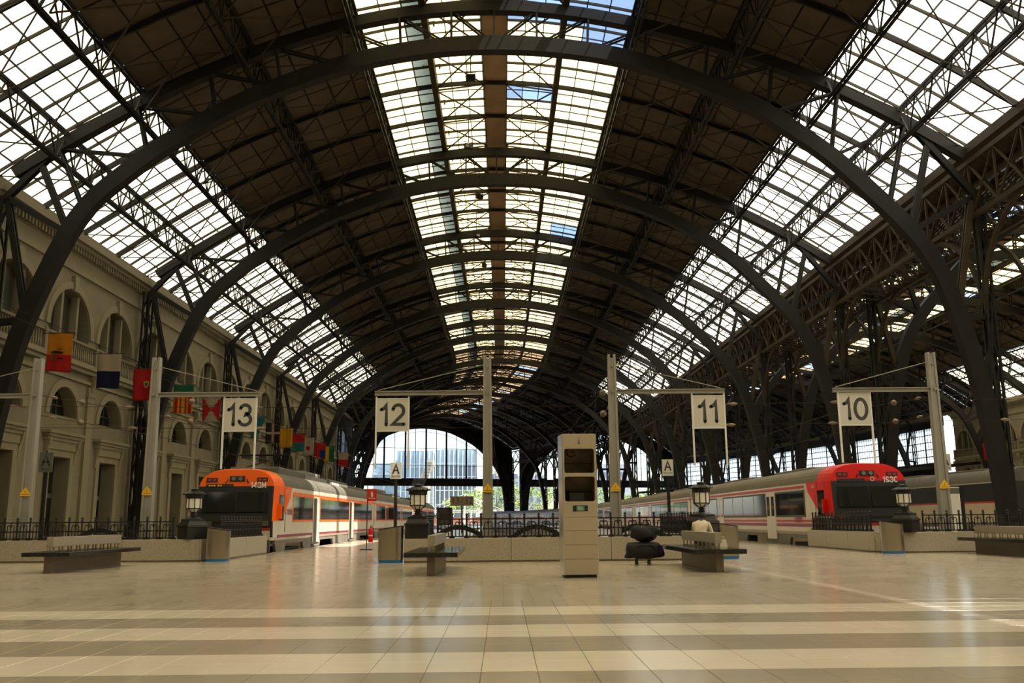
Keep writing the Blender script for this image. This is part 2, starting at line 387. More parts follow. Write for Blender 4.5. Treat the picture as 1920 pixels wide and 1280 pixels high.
# the hall runs straight away from the concourse, then bends to the left
S0, RC = 148.0, 235.0
def ang(s): return max(0.0, (s - S0) / RC)
def hp(s, x, z):
    if s <= S0: return Vector((x, s, z))
    a = (s - S0) / RC
    return Vector((-RC * (1 - math.cos(a)) + x * math.cos(a), S0 + RC * math.sin(a) + x * math.sin(a), z))
def spline(pts):
    xs = np.array([p[0] for p in pts], float); zs = np.array([p[1] for p in pts], float)
    m = np.gradient(zs, xs)
    def f(x):
        i = int(np.clip(np.searchsorted(xs, x) - 1, 0, len(xs) - 2)); h = xs[i + 1] - xs[i]; t = (x - xs[i]) / h
        return float((2 * t**3 - 3 * t**2 + 1) * zs[i] + (t**3 - 2 * t**2 + t) * h * m[i] + (-2 * t**3 + 3 * t**2) * zs[i + 1] + (t**3 - t**2) * h * m[i + 1])
    return f
ORD = ['first', 'second', 'third', 'fourth', 'fifth', 'sixth', 'seventh', 'eighth', 'ninth', 'tenth', 'eleventh', 'twelfth', 'thirteenth', 'fourteenth', 'fifteenth', 'sixteenth']

# ================================================================ FLOOR
floor = tag(empty('floor'), kind='structure')
TX0, TX1, TY0, TY1 = -8.09, 8.174, 5.08, 13.24          # field of the individually laid tiles
fb = MB()
for x0, x1, y0, y1 in ((-26.5, 82, -14.6, TY0), (-26.5, TX0, TY0, TY1), (TX1, 82, TY0, TY1), (-26.5, 82, TY1, 25.75),
                       (-26.5, -2.2, 25.75, 27.3), (-26.5, -15.1, 27.3, 29.0), (-8.25, -2.2, 27.3, 29.0), (5.0, 82, 25.75, 29.0)):
    fb.add([(x0, y0, 0), (x1, y0, 0), (x1, y1, 0), (x0, y1, 0)], [(0, 1, 2, 3)])
fb.build('concourse_floor', 'terrazzo', floor)
MB().box(TX0, TX1, TY0, TY1, -0.05, -0.004).build('tile_bed', 'grout', floor)
tw, th = 0.417, 0.51
tile_me = {}
for k in ('tile_light', 'tile_dark', 'terrazzo'):
    t = MB(); g = 0.0028; b = 0.0025
    x0, x1, y0, y1 = g, tw - g, g, th - g
    t.add([(x0, y0, -0.012), (x1, y0, -0.012), (x1, y1, -0.012), (x0, y1, -0.012), (x0, y0, -b), (x1, y0, -b), (x1, y1, -b), (x0, y1, -b),
           (x0 + b, y0 + b, 0), (x1 - b, y0 + b, 0), (x1 - b, y1 - b, 0), (x0 + b, y1 - b, 0)],
          [(0, 1, 5, 4), (1, 2, 6, 5), (2, 3, 7, 6), (3, 0, 4, 7), (4, 5, 9, 8), (5, 6, 10, 9), (6, 7, 11, 10), (7, 4, 8, 11), (8, 9, 10, 11)])
    tile_me[k] = t.mesh('floor_tile', [k])
spots = []
for r in range(16):
    y = TY0 + r * th
    q = (y + 0.25 - 7.12) / 1.02
    kind = 'terrazzo' if q > 5 else ('tile_light' if q >= 0 and int(q) % 2 == 0 else 'tile_dark')
    for c in range(39):
        x = TX0 + c * tw
        spots.append((0 if in_frame((x + .2, y + .25, 0), -5) else 1, math.hypot(x, y), x, y, kind))
spots.sort()
rest = {k: [] for k in tile_me}
for i, (vis, d, x, y, k) in enumerate(spots):
    if i < 300 and not vis: link('floor_tile', tile_me[k], None, floor, (x, y, random.uniform(-0.0006, 0.0004)))
    else: rest[k].append((x, y))
tm = MB()
for mi, k in enumerate(tile_me):
    me = tile_me[k]; tm.cur = mi
    vs = [tuple(v.co) for v in me.vertices]; fs = [tuple(p.vertices) for p in me.polygons]
    for x, y in rest[k]: tm.add([(vx + x, vy + y, vz) for vx, vy, vz in vs], fs)
tag(tm.build('floor_tiles', list(tile_me), floor), kind='stuff')

def strip(x0, x1, z, s0, s1, step, zb=None):
    m = MB(); n = max(1, int((s1 - s0) / step)); ss = [s0 + (s1 - s0) * i / n for i in range(n + 1)]
    if S0 > s0 and S0 < s1: ss = sorted(set([s0, S0] + [S0 + (s1 - S0) * i / 16 for i in range(17)]))
    for a, b in zip(ss[:-1], ss[1:]):
        m.add([hp(a, x0, z), hp(a, x1, z), hp(b, x1, z), hp(b, x0, z)], [(0, 1, 2, 3)])
        if zb is not None:
            for x in (x0, x1): m.add([hp(a, x, zb), hp(b, x, zb), hp(b, x, z), hp(a, x, z)], [(0, 1, 2, 3)])
    if zb is not None: m.add([hp(s0, x0, zb), hp(s0, x1, zb), hp(s0, x1, z), hp(s0, x0, z)], [(0, 1, 2, 3)])
    return m
for x0, x1, s0 in ((-26.5, -15.1, 29.0), (-8.25, -2.2, 29.0), (5.0, 11.6, 29.0), (18.7, 29.2, 29.0), (36.6, 82, 29.0)):
    strip(x0, x1, 0.0, s0, 300.0, 20, -1.1).build('platform', 'terrazzo', floor)
    for e in (x0, x1):
        if -20 < e < 40: strip(e - 0.06, e + 0.06, 0.008, s0, 300.0, 20).build('platform_edge', 'granite_light', floor)
TRACKS = {'14': -13.4, '13': -9.75, '12': -0.45, '11': 3.2, '10': 13.35, '9': 17.0, '8': 30.9, '7': 34.6}
for x0, x1, s0 in ((-15.1, -8.25, 27.3), (-2.2, 5.0, 25.75), (11.6, 18.7, 29.0), (29.2, 36.6, 29.0)):
    tb = tag(strip(x0, x1, -1.05, s0, 320.0, 20).build('track_bed', 'ballast'), kind='structure')
    m = MB(); m.add([(x0, s0, -1.05), (x1, s0, -1.05), (x1, s0, 0), (x0, s0, 0)], [(0, 1, 2, 3)]); m.build('pit_wall', 'granite_wall', tb)
    for tx in TRACKS.values():
        if x0 < tx < x1:
            for g in (-0.84, 0.84): strip(tx + g - 0.035, tx + g + 0.035, -0.82, s0 + 1.5, 320, 20, -1.05).build('rail', 'rail_steel', tb)
            sm = MB()
            for i in range(60): sm.box(tx - 1.3, tx + 1.3, s0 + 2 + i * 0.65, s0 + 2.24 + i * 0.65, -1.06, -0.97)
            tag(sm.build('sleepers', 'bark', tb), kind='stuff')
# ground beyond the hall
tag(MB().box(-260, 300, 300, 700, -1.4, -1.2).build('ground', 'asphalt'), kind='structure')
tag(MB().box(-260, -27.5, 60, 300, -1.4, -1.2).build('ground', 'asphalt'), kind='structure')
tag(MB().box(82, 300, -40, 300, -1.4, -1.2).build('ground', 'asphalt'), kind='structure')

# ================================================================ ROOF
ROOF = spline([(-26.5, 18.9), (-22.8, 21.4), (-19, 23.7), (-13.4, 26.4), (-7.75, 28.3), (-0.3, 29.2), (7.25, 28.2), (12.4, 26.7), (17.5, 24.6), (21.2, 22.6), (24.8, 20.3)])
def cat(pts, n=5):
    """smooth 2-D line through points (Catmull-Rom)"""
    P = [np.array(p, float) for p in pts]; P = [2 * P[0] - P[1]] + P + [2 * P[-1] - P[-2]]; out = []
    for i in range(1, len(P) - 2):
        for k in range(n):
            t = k / n; a, b, c, d = P[i - 1:i + 3]
            out.append(tuple(0.5 * (2 * b + (c - a) * t + (2 * a - 5 * b + 4 * c - d) * t * t + (3 * b - a - 3 * c + d) * t**3)))
    return out + [tuple(P[-2])]
LOWER = cat([(-25.6, 0), (-25.35, 3.2), (-24.85, 7.1), (-23.95, 11.2), (-21.8, 16.45), (-19.3, 19.1), (-16.4, 21.25), (-12.4, 23.45), (-6.6, 25.45), (-0.3, 26.15),
             (6.4, 25.4), (12.4, 23.15), (16.0, 20.8), (18.6, 18.5), (22.1, 14.3), (23.7, 9.2), (24.45, 4.5), (24.75, 0)])
def low_at(x):
    """height of the arch's lower chord above x (between the haunches)"""
    for a, b in zip(LOWER[:-1], LOWER[1:]):
        if a[0] <= x <= b[0] and b[0] > a[0]: return a[1] + (b[1] - a[1]) * (x - a[0]) / (b[0] - a[0])
    return LOWER[0][1]
XC = 52.0
S_FIRST, BAY, N_ARCH, S_START, S_END = 45.4, 20.0, 11, -14.6, 245.4
STEP = 1.25
NS = int(round((S_END - S_START) / STEP))
ROWS = []
def rows(x0, x1, n, kind):
    for i in range(n): ROWS.append((x0 + (x1 - x0) * i / n, x0 + (x1 - x0) * (i + 1) / n, kind))
rows(-26.5, -19, 7, 'side_l'); rows(-19, -7.75, 8, 'board'); rows(-7.75, -4.2, 3, 'mid'); rows(-4.2, -1.05, 3, 'mid')
rows(-1.05, 0.45, 1, 'ridge'); rows(0.45, 3.6, 3, 'mid'); rows(3.6, 7.25, 3, 'mid'); rows(7.25, 17.5, 8, 'board'); rows(17.5, 24.8, 7, 'side_r')
def is_clear(x, s, mirror):
    if mirror: return (abs(x - 5.4) < 2.1 and int(s / 3.75) % 4 == 1) or (abs(x + 6) < 1.8 and int(s / 5) % 5 == 2)
    if 0.45 < x < 3.6 and (43.8 < s < 48.2 or 55.0 < s < 57.8): return True
    if 3.6 < x < 7.25 and ((39.0 < s < 48.0) or (x > 4.8 and 47.5 < s < 51.6)): return True
    if x > 4.6 and x < 7.25 and (82.6 < s < 88 or 94 < s < 97): return True
    if 3.6 < x < 7.25 and s > 160 and int(s / 2.5) % 3 == 0: return True
    return False
ceilings = []
for mirror in (False, True):
    fx = (lambda x: XC - x) if mirror else (lambda x: x)
    ce = tag(empty('ceiling'), kind='structure'); ceilings.append(ce)
    glass = {'cream_glass': 0, 'white_glass': 1, 'clear_glass': 2, 'brown_glass': 3, 'amber_glass': 4}
    gm = MB(); bm_ = MB(); row_me = {}; cand = []
    for ri, (x0, x1, kind) in enumerate(ROWS):
        if kind == 'ridge': continue
        j = 0
        while j < NS:
            late = kind in ('side_l', 'side_r') and S_START + j * STEP > (144 if kind == 'side_l' else 164)
            st = min(2, NS - j) if kind == 'board' or late else 1
            s0, s1 = S_START + j * STEP, S_START + (j + st) * STEP; j += st
            if kind != 'board' and not late:
                gk = 'clear_glass' if is_clear((x0 + x1) / 2, (s0 + s1) / 2, mirror) else ('white_glass' if kind == 'side_r' else ('brown_glass' if s0 > 150 and kind == 'mid' else ('amber_glass' if kind == 'mid' else 'cream_glass')))
            else: gk = 'board'
            c = hp((s0 + s1) / 2, fx((x0 + x1) / 2), ROOF((x0 + x1) / 2))
            cand.append((0 if in_frame(c, 0) and s1 <= S0 and not mirror else 1, c.length, ri, s0, s1, gk))
    cand.sort(); used = {'glass': 0, 'board': 0}
    for vis, d, ri, s0, s1, gk in cand:
        x0, x1, kind = ROWS[ri]; fam = 'board' if gk == 'board' else 'glass'
        if not vis and used[fam] < 300:
            used[fam] += 1; key = (ri, gk)
            if key not in row_me:
                m = MB(); e = 0.012
                if fam == 'glass':
                    m.add([(fx(x0), 0, ROOF(x0)), (fx(x1), 0, ROOF(x1)), (fx(x1), s1 - s0, ROOF(x1)), (fx(x0), s1 - s0, ROOF(x0))], [(0, 1, 2, 3)])
                else:
                    a0, a1, b1 = x0 + 0.06, x1 - 0.06, s1 - s0 - 0.06
                    t = [(fx(a0), 0.06, ROOF(x0)), (fx(a1), 0.06, ROOF(x1)), (fx(a1), b1, ROOF(x1)), (fx(a0), b1, ROOF(x0))]
                    m.add(t + [(p[0], p[1], p[2] + 0.08) for p in t], [(0, 1, 2, 3), (7, 6, 5, 4), (0, 1, 5, 4), (1, 2, 6, 5), (2, 3, 7, 6), (3, 0, 4, 7)])
                row_me[key] = m.mesh('pane', ['roof_board' if fam == 'board' else gk])
            link('roof_board' if fam == 'board' else 'glass_pane', row_me[key], None, ce, (0, s0, 0))
        else:
            n = 1
            q = [hp(s0, fx(x0), ROOF(x0)), hp(s0, fx(x1), ROOF(x1)), hp(s1, fx(x1), ROOF(x1)), hp(s1, fx(x0), ROOF(x0))]
            if fam == 'glass': gm.cur = glass[gk]; gm.add(q, [(0, 1, 2, 3)])
            else:
                c = sum((p for p in q), Vector()) / 4; q = [p + (c - p) * 0.07 for p in q]
                bm_.add(q + [p + Vector((0, 0, 0.08)) for p in q], [(0, 1, 2, 3), (7, 6, 5, 4), (0, 1, 5, 4), (1, 2, 6, 5), (2, 3, 7, 6), (3, 0, 4, 7)])
    tag(gm.build('glass_panes', list(glass), ce), kind='stuff')
    tag(bm_.build('roof_boards', 'roof_board', ce), kind='stuff')
    # covering over the board joints
    cv = MB()
    for ri, (x0, x1, kind) in enumerate(ROWS):
        if kind != 'mid' and kind != 'ridge':
            for a, b in [(S_START, S0)] + [(S0 + (S_END - S0) * i / 20, S0 + (S_END - S0) * (i + 1) / 20) for i in range(20)]:
                if kind != 'board' and a < S0 + (2 if kind == 'side_l' else 17): continue
                cv.add([hp(a, fx(x0), ROOF(x0) + .12), hp(a, fx(x1), ROOF(x1) + .12), hp(b, fx(x1), ROOF(x1) + .12), hp(b, fx(x0), ROOF(x0) + .12)], [(0, 1, 2, 3)])
    cv.build('roof_covering', 'iron', ce)
    # ridge strip, and an unseen raised slab added to cast a shadow stripe on the glass
    segs = [(S_START, S0)] + [(S0 + (S_END - S0) * i / 20, S0 + (S_END - S0) * (i + 1) / 20) for i in range(20)]
    rb = MB(); vt = MB()
    for a, b in segs:
        for m, xx, w, z0, z1 in ((rb, -0.3, 0.78, -0.02, 0.12), (vt, -4.25, 0.62, 2.75, 2.95)):
            q = [hp(s, fx(xx + sg * w), (29.2 if m is rb else 28.0 - 1.0) + z) for s in (a, b) for z in (z0, z1) for sg in (-1, 1)]
            m.add(q, [(0, 1, 3, 2), (4, 5, 7, 6), (0, 1, 5, 4), (2, 3, 7, 6), (0, 2, 6, 4), (1, 3, 7, 5)])
    rb.build('ridge_strip', 'ridge_board', ce)
    for s in np.arange(S_START + 2.5, S_END, 5.0):
        for w in (-0.5, 0.5): vt.beam(hp(s, fx(-4.25 + w), 28.7), hp(s, fx(-4.25 + w), 29.8), 0.1)
    tag(vt.build('shadow_slab', 'iron_dusty', ce), kind='stuff')
    # glazing bars
    gb = MB(); edge = []
    zones = [(-26.5, -19, 7), (-7.75, -4.2, 3), (-4.2, -1.05, 3), (0.45, 3.6, 3), (3.6, 7.25, 3), (17.5, 24.8, 7)]
    lo = 0.0 if mirror else S_START
    for z0, z1, n in zones:
        for i in range(n + 1):
            x = z0 + (z1 - z0) * i / n
            for a, b in segs: gb.beam(hp(a, fx(x), ROOF(x) - 0.04), hp(b, fx(x), ROOF(x) - 0.04), 0.05, 0.09)
        for j in range(NS + 1):
            s = S_START + j * STEP; big = j % 2 == 0
            if mirror and not big: continue
            for i in range(n):
                xa, xb = z0 + (z1 - z0) * i / n, z0 + (z1 - z0) * (i + 1) / n
                gb.beam(hp(s, fx(xa), ROOF(xa) - (0.1 if big else 0.03)), hp(s, fx(xb), ROOF(xb) - (0.1 if big else 0.03)), 0.075 if big else 0.04, 0.15 if big else 0.07)
    tag(gb.build('glazing_bars', 'bar_iron', ce), kind='stuff')
    # rafters, three to a bay
    xs = [-26.4 + 51.1 * i / 40 for i in range(41)]
    rm = MB().sweep2([(fx(x), ROOF(x)) for x in xs], 0.24, 0.13, -0.2 if not mirror else 0.2).mesh('rafter', ['iron'])
    s = S_START + 5
    while s < S_END - 1:
        if abs((s - S_FIRST) / BAY - round((s - S_FIRST) / BAY)) > 0.05 and s > 28: 
            p = hp(s, 0, 0); link('rafter', rm, None, ce, p, ang(s))
        s += 5
    # longitudinal lattice girders between the arches
    for b in range(-1, N_ARCH - 1):
        sa, sb = S_FIRST + b * BAY, S_FIRST + (b + 1) * BAY
        for x, dep, mt in ((-22.7, 1.7, 'iron'), (-18.9, 1.6, 'iron'), (-13.3, 1.7, 'iron'), (-7.8, 1.3, 'iron'), (-4.2, 0.5, 'iron_dusty'), (3.6, 0.5, 'iron_dusty'), (7.3, 1.3, 'iron'), (12.4, 1.7, 'iron'), (17.4, 1.6, 'iron'), (21.2, 1.7, 'iron')):
            m = MB(); zt = ROOF(x) - 0.35
            P, Q = hp(sa, fx(x), zt), hp(sb, fx(x), zt)
            if dep < 1:
                m.beam(P, Q, 0.34, 0.5); m.build('ridge_beam', mt, ce); continue
            dn = Vector((0, 0, -dep)); n = 10
            for w in (-0.11, 0.11):
                o = Vector((w, 0, 0)); m.beam(P + o, Q + o, 0.1, 0.14); m.beam(P + dn + o, Q + dn + o, 0.1, 0.14)
            for i in range(n):
                a, c, e = P.lerp(Q, i / n), P.lerp(Q, (i + .5) / n), P.lerp(Q, (i + 1) / n)
                m.beam(a, c + dn, 0.08, 0.05); m.beam(c + dn, e, 0.08, 0.05); m.beam(c, c + dn, 0.05)
            tag(m.build('lattice_girder', mt, ce), kind='stuff')
        # crossed tie rods under the glass
        m = MB()
        for h in range(4):
            a, e = sa + 5 * h, sa + 5 * h + 5
            for x0, x1, d0, d1 in ((-4.2, -1.0, .5, .3), (0.4, 3.6, .3, .5)):
                m.beam(hp(a, fx(x0), ROOF(x0) - d0), hp(e, fx(x1), ROOF(x1) - d1), 0.07); m.beam(hp(e, fx(x0), ROOF(x0) - d0), hp(a, fx(x1), ROOF(x1) - d1), 0.07)
                m.beam(hp(a, fx(x0), ROOF(x0) - d0), hp(a, fx(x1), ROOF(x1) - d1), 0.06, 0.1)
            for x0, x1 in ((-22.7, -18.9), (-22.7, -26.0), (21.2, 17.4), (21.2, 24.4)):
                m.beam(hp((a + e) / 2, fx(x0), ROOF(x0) - 2.0), hp(a, fx(x1), ROOF(x1) - 0.4), 0.055); m.beam(hp((a + e) / 2, fx(x0), ROOF(x0) - 2.0), hp(e, fx(x1), ROOF(x1) - 0.4), 0.055)
            for x0, x1 in ((-18.9, -13.3), (-13.3, -7.8), (7.3, 12.4), (12.4, 17.4)):
                m.beam(hp(a, fx(x0), ROOF(x0) - 1.6), hp(e, fx(x1), ROOF(x1) - 0.4), 0.07); m.beam(hp(e, fx(x0), ROOF(x0) - 1.6), hp(a, fx(x1), ROOF(x1) - 0.4), 0.07)
        tag(m.build('tie_rods', 'iron_dusty', ce), kind='stuff')
    # wall plate under the glass
    for x, w in ((-26.3, 0.5), (24.75, 0.6)):
        m = MB()
        for a, b in segs: m.beam(hp(a, fx(x), ROOF(x) - 0.35), hp(b, fx(x), ROOF(x) - 0.35), w, 0.5)
        m.build('wall_plate', 'stone' if x < 0 else 'iron_dusty', ce)
vg = MB()
for a, b in [(S_START, S0)] + [(S0 + (S_END - S0) * i / 20, S0 + (S_END - S0) * (i + 1) / 20) for i in range(20)]: vg.beam(hp(a, 26, 20.1), hp(b, 26, 20.1), 2.9, 0.2)
vg.build('valley_gutter', 'iron_dusty', ceilings[0])
# valley girders on the middle row of columns
for b in range(-1, N_ARCH - 1):
    sa, sb = S_FIRST + b * BAY, S_FIRST + (b + 1) * BAY; m = MB()
    for x in (24.6, 27.4):
        P, Q = hp(sa, x, 19.3), hp(sb, x, 19.3); D = Vector((0, 0, -2.9)); n = 8
        m.beam(P, Q, 0.22, 0.25); m.beam(P + D, Q + D, 0.22, 0.25)
        for i in range(n):
            a, e = P.lerp(Q, i / n), P.lerp(Q, (i + 1) / n)
            m.beam(a, e + D, 0.12, 0.08); m.beam(e, a + D, 0.12, 0.08); m.beam(a, a + D, 0.1)
    for i in range(16):
        s = sa + BAY * i / 16
        m.beam(hp(s, 24.6, 16.4), hp(s + BAY / 16, 27.4, 16.4), 0.09); m.beam(hp(s, 24.6, 19.2), hp(s, 27.4, 16.4), 0.09); m.beam(hp(s, 27.4, 19.2), hp(s + .6, 24.6, 16.4), 0.09)
    for x in (24.7, 27.3):       # curved knee braces down to the columns
        for (s0, sg) in ((sa, 1), (sb, -1)):
            pts = [hp(s0 + sg * 5.6 * (1 - math.cos(t * PI / 2 / 8)), x, 11.0 + 5.4 * math.sin(t * PI / 2 / 8)) for t in range(9)]
            for p, q in zip(pts[:-1], pts[1:]): m.beam(p, q, 0.2, 0.22)
    o = tag(m.build('valley_girder', 'iron_dusty', ceilings[0]), kind='stuff')

# ================================================================ ARCHES
def make_arch(mirror):
    f = (lambda x: XC - x) if mirror else (lambda x: x)
    parts = []
    def part(name, m, mt): parts.append((name, m.mesh(name, [mt])))
    n = len(LOWER)
    dep = [0.85 - 0.15 * abs(i / (n - 1) - 0.5) for i in range(n)]
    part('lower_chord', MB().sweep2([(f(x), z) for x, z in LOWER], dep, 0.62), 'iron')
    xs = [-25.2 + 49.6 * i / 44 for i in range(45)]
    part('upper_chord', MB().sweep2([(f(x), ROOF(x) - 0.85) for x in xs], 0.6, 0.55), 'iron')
    sta = [(-21.5, -23.0), (-18.4, -19.1), (-15.0, -15.4), (-11.6, -12.0), (-8.3, -8.5), (-5.3, -5.4), (-2.6, -2.6), (-0.3, -0.3),
           (2.0, 2.0), (4.7, 4.8), (7.7, 7.9), (10.9, 11.2), (14.2, 14.6), (17.4, 18.0), (20.2, 21.4)]
    pts = [((f(a), 0, low_at(a)), (f(b), 0, ROOF(b) - 1.0)) for a, b in sta]
    for a, b in pts:
        m = MB()
        for w in (-0.2, 0.2): m.beam((a[0] + 0, w, a[2]), (b[0], w, b[2]), 0.1, 0.14)
        k = 5
        for i in range(k):
            p, q = Vector(a).lerp(Vector(b), i / k), Vector(a).lerp(Vector(b), (i + 1) / k)
            m.beam(p + Vector((0, -0.2 if i % 2 else 0.2, 0)), q + Vector((0, 0.2 if i % 2 else -0.2, 0)), 0.05)
        part('web_post', m, 'iron')
    for i in range(len(pts) - 1):
        mid = 7
        a, b = (pts[i][1], pts[i + 1][0]) if i < mid else (pts[i][0], pts[i + 1][1])
        m = MB()
        for w in (-0.16, 0.16): m.beam((a[0], w, a[2]), (b[0], w, b[2]), 0.07, 0.1)
        part('web_diagonal', m, 'iron')
    # haunch struts and the upright at each side
    for sg, top, lows, foot in ((-1, (-25.45, 17.6), [(-22.2, 15.7), (-23.95, 11.2), (-24.95, 6.0)], -25.75), (1, (24.55, 17.4), [(21.3, 15.6), (23.25, 11.0), (24.3, 6.0)], 24.85)):
        m = MB()
        if sg < 0 or True:
            w = 0.36 if sg < 0 else 0.2
            for yy in (-w, w):
                for xx in (-0.2, 0.2): m.beam((f(foot + xx), yy, 0), (f(foot + xx), yy, top[1]), 0.12)
            for i in range(12):
                z0, z1 = top[1] * i / 12, top[1] * (i + 1) / 12
                for xx in (-0.2, 0.2):
                    m.beam((f(foot + xx), -w if i % 2 else w, z0), (f(foot + xx), w if i % 2 else -w, z1), 0.07)
                for yy in (-w, w): m.beam((f(foot - 0.2 if i % 2 else foot + 0.2), yy, z0), (f(foot + 0.2 if i % 2 else foot - 0.2), yy, z1), 0.07)
            part('column', m, 'iron')
        def strut(a, b, w=0.26, mt='iron'):
            m = MB(); a3, b3 = Vector((f(a[0]), 0, a[1])), Vector((f(b[0]), 0, b[1]))
            for yy in (-w / 2, w / 2): m.beam(a3 + Vector((0, yy, 0)), b3 + Vector((0, yy, 0)), 0.09, 0.3)
            for i in range(8):
                p, q = a3.lerp(b3, i / 8), a3.lerp(b3, (i + 1) / 8); m.beam(p + Vector((0, -w / 2 if i % 2 else w / 2, 0)), q + Vector((0, w / 2 if i % 2 else -w / 2, 0)), 0.06)
            part('strut', m, mt)
        strut(top, lows[0]); strut(top, lows[1], mt='iron' if sg < 0 else 'iron_dusty'); strut((foot, 11.0), lows[1]); strut((foot, 11.0), lows[2])
        strut((foot, 17.4), (-23.4 if sg < 0 else 22.0, ROOF(-23.4 if sg < 0 else 22.0) - 1.0))
        strut(lows[0], (-23.9 if sg < 0 else 22.6, ROOF(-23.9 if sg < 0 else 22.6) - 1.2), 0.2)
        part('base', MB().taper(f(foot) - 0.55, f(foot) + 0.55, -0.5, 0.5, 0, 0.7, 0.8), 'cast_iron')
    return parts
for mirror in (False, True):
    parts = make_arch(mirror)
    for i in range(N_ARCH):
        s = S_FIRST + BAY * i
        hall = 'right-hand' if mirror else 'main'
        pos = 'nearest to the concourse' if i == 0 else ('at the far glazed end' if i == N_ARCH - 1 else ORD[i] + ' from the concourse')
        if mirror and i == 0: continue
        if mirror: pos = 'nearest in view' if i == 1 else pos
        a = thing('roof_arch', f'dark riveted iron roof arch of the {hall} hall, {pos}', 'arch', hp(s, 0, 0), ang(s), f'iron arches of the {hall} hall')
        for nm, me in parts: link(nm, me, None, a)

# ================================================================ GLAZED END
def resample(line, n):
    L = [0.0]
    for p, q in zip(line[:-1], line[1:]): L.append(L[-1] + math.dist(p, q))
    out = []
    for i in range(n):
        t = L[-1] * i / (n - 1); k = max(j for j in range(len(L)) if L[j] <= t + 1e-9); k = min(k, len(line) - 2)
        u = (t - L[k]) / max(1e-9, L[k + 1] - L[k]); out.append((line[k][0] + (line[k + 1][0] - line[k][0]) * u, line[k][1] + (line[k + 1][1] - line[k][1]) * u))
    return out
INNER = cat([(-23.3, 0), (-23.1, 5), (-22.4, 11.0), (-20.5, 15.6), (-16.0, 20.0), (-11.5, 22.3), (-6.2, 24.2), (-0.3, 24.9), (6.0, 24.1), (11.0, 22.1), (15.0, 19.7), (19.6, 15.0), (21.6, 10.6), (22.4, 5), (22.6, 0)])
def inner_at(x):
    for a, b in zip(INNER[:-1], INNER[1:]):
        if a[0] <= x <= b[0] and b[0] > a[0]: return a[1] + (b[1] - a[1]) * (x - a[0]) / (b[0] - a[0])
    return 0
for mirror in (False, True):
    f = (lambda x: XC - x) if mirror else (lambda x: x)
    w = tag(empty('wall_far', hp(S_END + 0.5, 0, 0), ang(S_END + 0.5)), kind='structure')
    out = [(-26.5, 0)] + [(-26.5 + 51.3 * i / 40, ROOF(-26.5 + 51.3 * i / 40) + 0.1) for i in range(41)] + [(24.8, 0)]
    N = 61; A, B = resample(out, N), resample(INNER, N); m = MB()
    for i in range(N - 1):
        q = [A[i], A[i + 1], B[i + 1], B[i]]
        vs = [(f(x), -0.25, z) for x, z in q] + [(f(x), 0.35, z) for x, z in q]
        m.add(vs, [(0, 1, 2, 3), (7, 6, 5, 4), (2, 3, 7, 6), (0, 1, 5, 4)])
    m.build('arch_band', 'iron', w)
    MB().box(min(f(-24.5), f(23.5)), max(f(-24.5), f(23.5)), -0.35, 0.35, 9.9, 11.9).build('cross_beam', 'iron', w)
    bars = [-20.4, -17.1, -14.3, -11.4, -8.6, -5.7, -2.9, 0.0, 2.9, 5.7, 8.6, 11.4, 14.3, 17.1, 20.0]
    for k, x in enumerate(bars):
        if 11.9 < inner_at(x): MB().box(f(x) - (0.22 if k % 2 else 0.05), f(x) + (0.22 if k % 2 else 0.05), -0.12, 0.12, 11.9, inner_at(x) + 0.3).build('mullion', 'iron', w)
    for z in (15.3, 19.7):
        xs = [x for x, zz in INNER if zz > z]; MB().box(min(f(xs[0]), f(xs[-1])), max(f(xs[0]), f(xs[-1])), -0.06, 0.06, z - 0.06, z + 0.06).build('transom', 'iron', w)
    arc = MB().sweep2([(f(x * 0.965), z * 0.965) for x, z in INNER if z > 12.5], 0.09, 0.12); arc.build('glazing_arc', 'iron', w)
    for a, b in zip(bars[:-1], bars[1:]):
        xs = [a + (b - a) * i / 6 for i in range(7)]
        m = MB(); vs = [(f(x), 0.02, 11.9) for x in xs] + [(f(x), 0.02, max(11.9, inner_at(x))) for x in xs]
        m.add(vs, [(i, i + 1, i + 8, i + 7) for i in range(6)]); m.build('glass_pane', 'clear_glass', w)

# floodlights hung beside the ridge
for i in range(8):
    s = 49.5 + i * 10.0; x = -2.2 if i % 2 else -1.7
    t = thing('floodlight', f'small dark floodlight hanging left of the ridge, {ORD[i]} from the concourse', 'floodlight', (x, s, 26.3), 0.3 * i, 'floodlights under the ridge')
    m = MB(); m.tube((0, 0, .35), (0, 0, 2.3), .03, 6); m.build('drop_rod', 'iron', t)
    m = MB(); m.box(-.28, .28, -.16, .16, -.12, .22); m.build('housing', 'iron', t)
    m = MB(); m.box(-.24, .24, -.18, -.16, -.09, .18); m.build('lens', 'dark_glass', t)
    m = MB(); m.path([(-.32, 0, .05), (-.32, 0, .36), (.32, 0, .36), (.32, 0, .05)], .025, 6); m.build('bracket', 'iron', t)

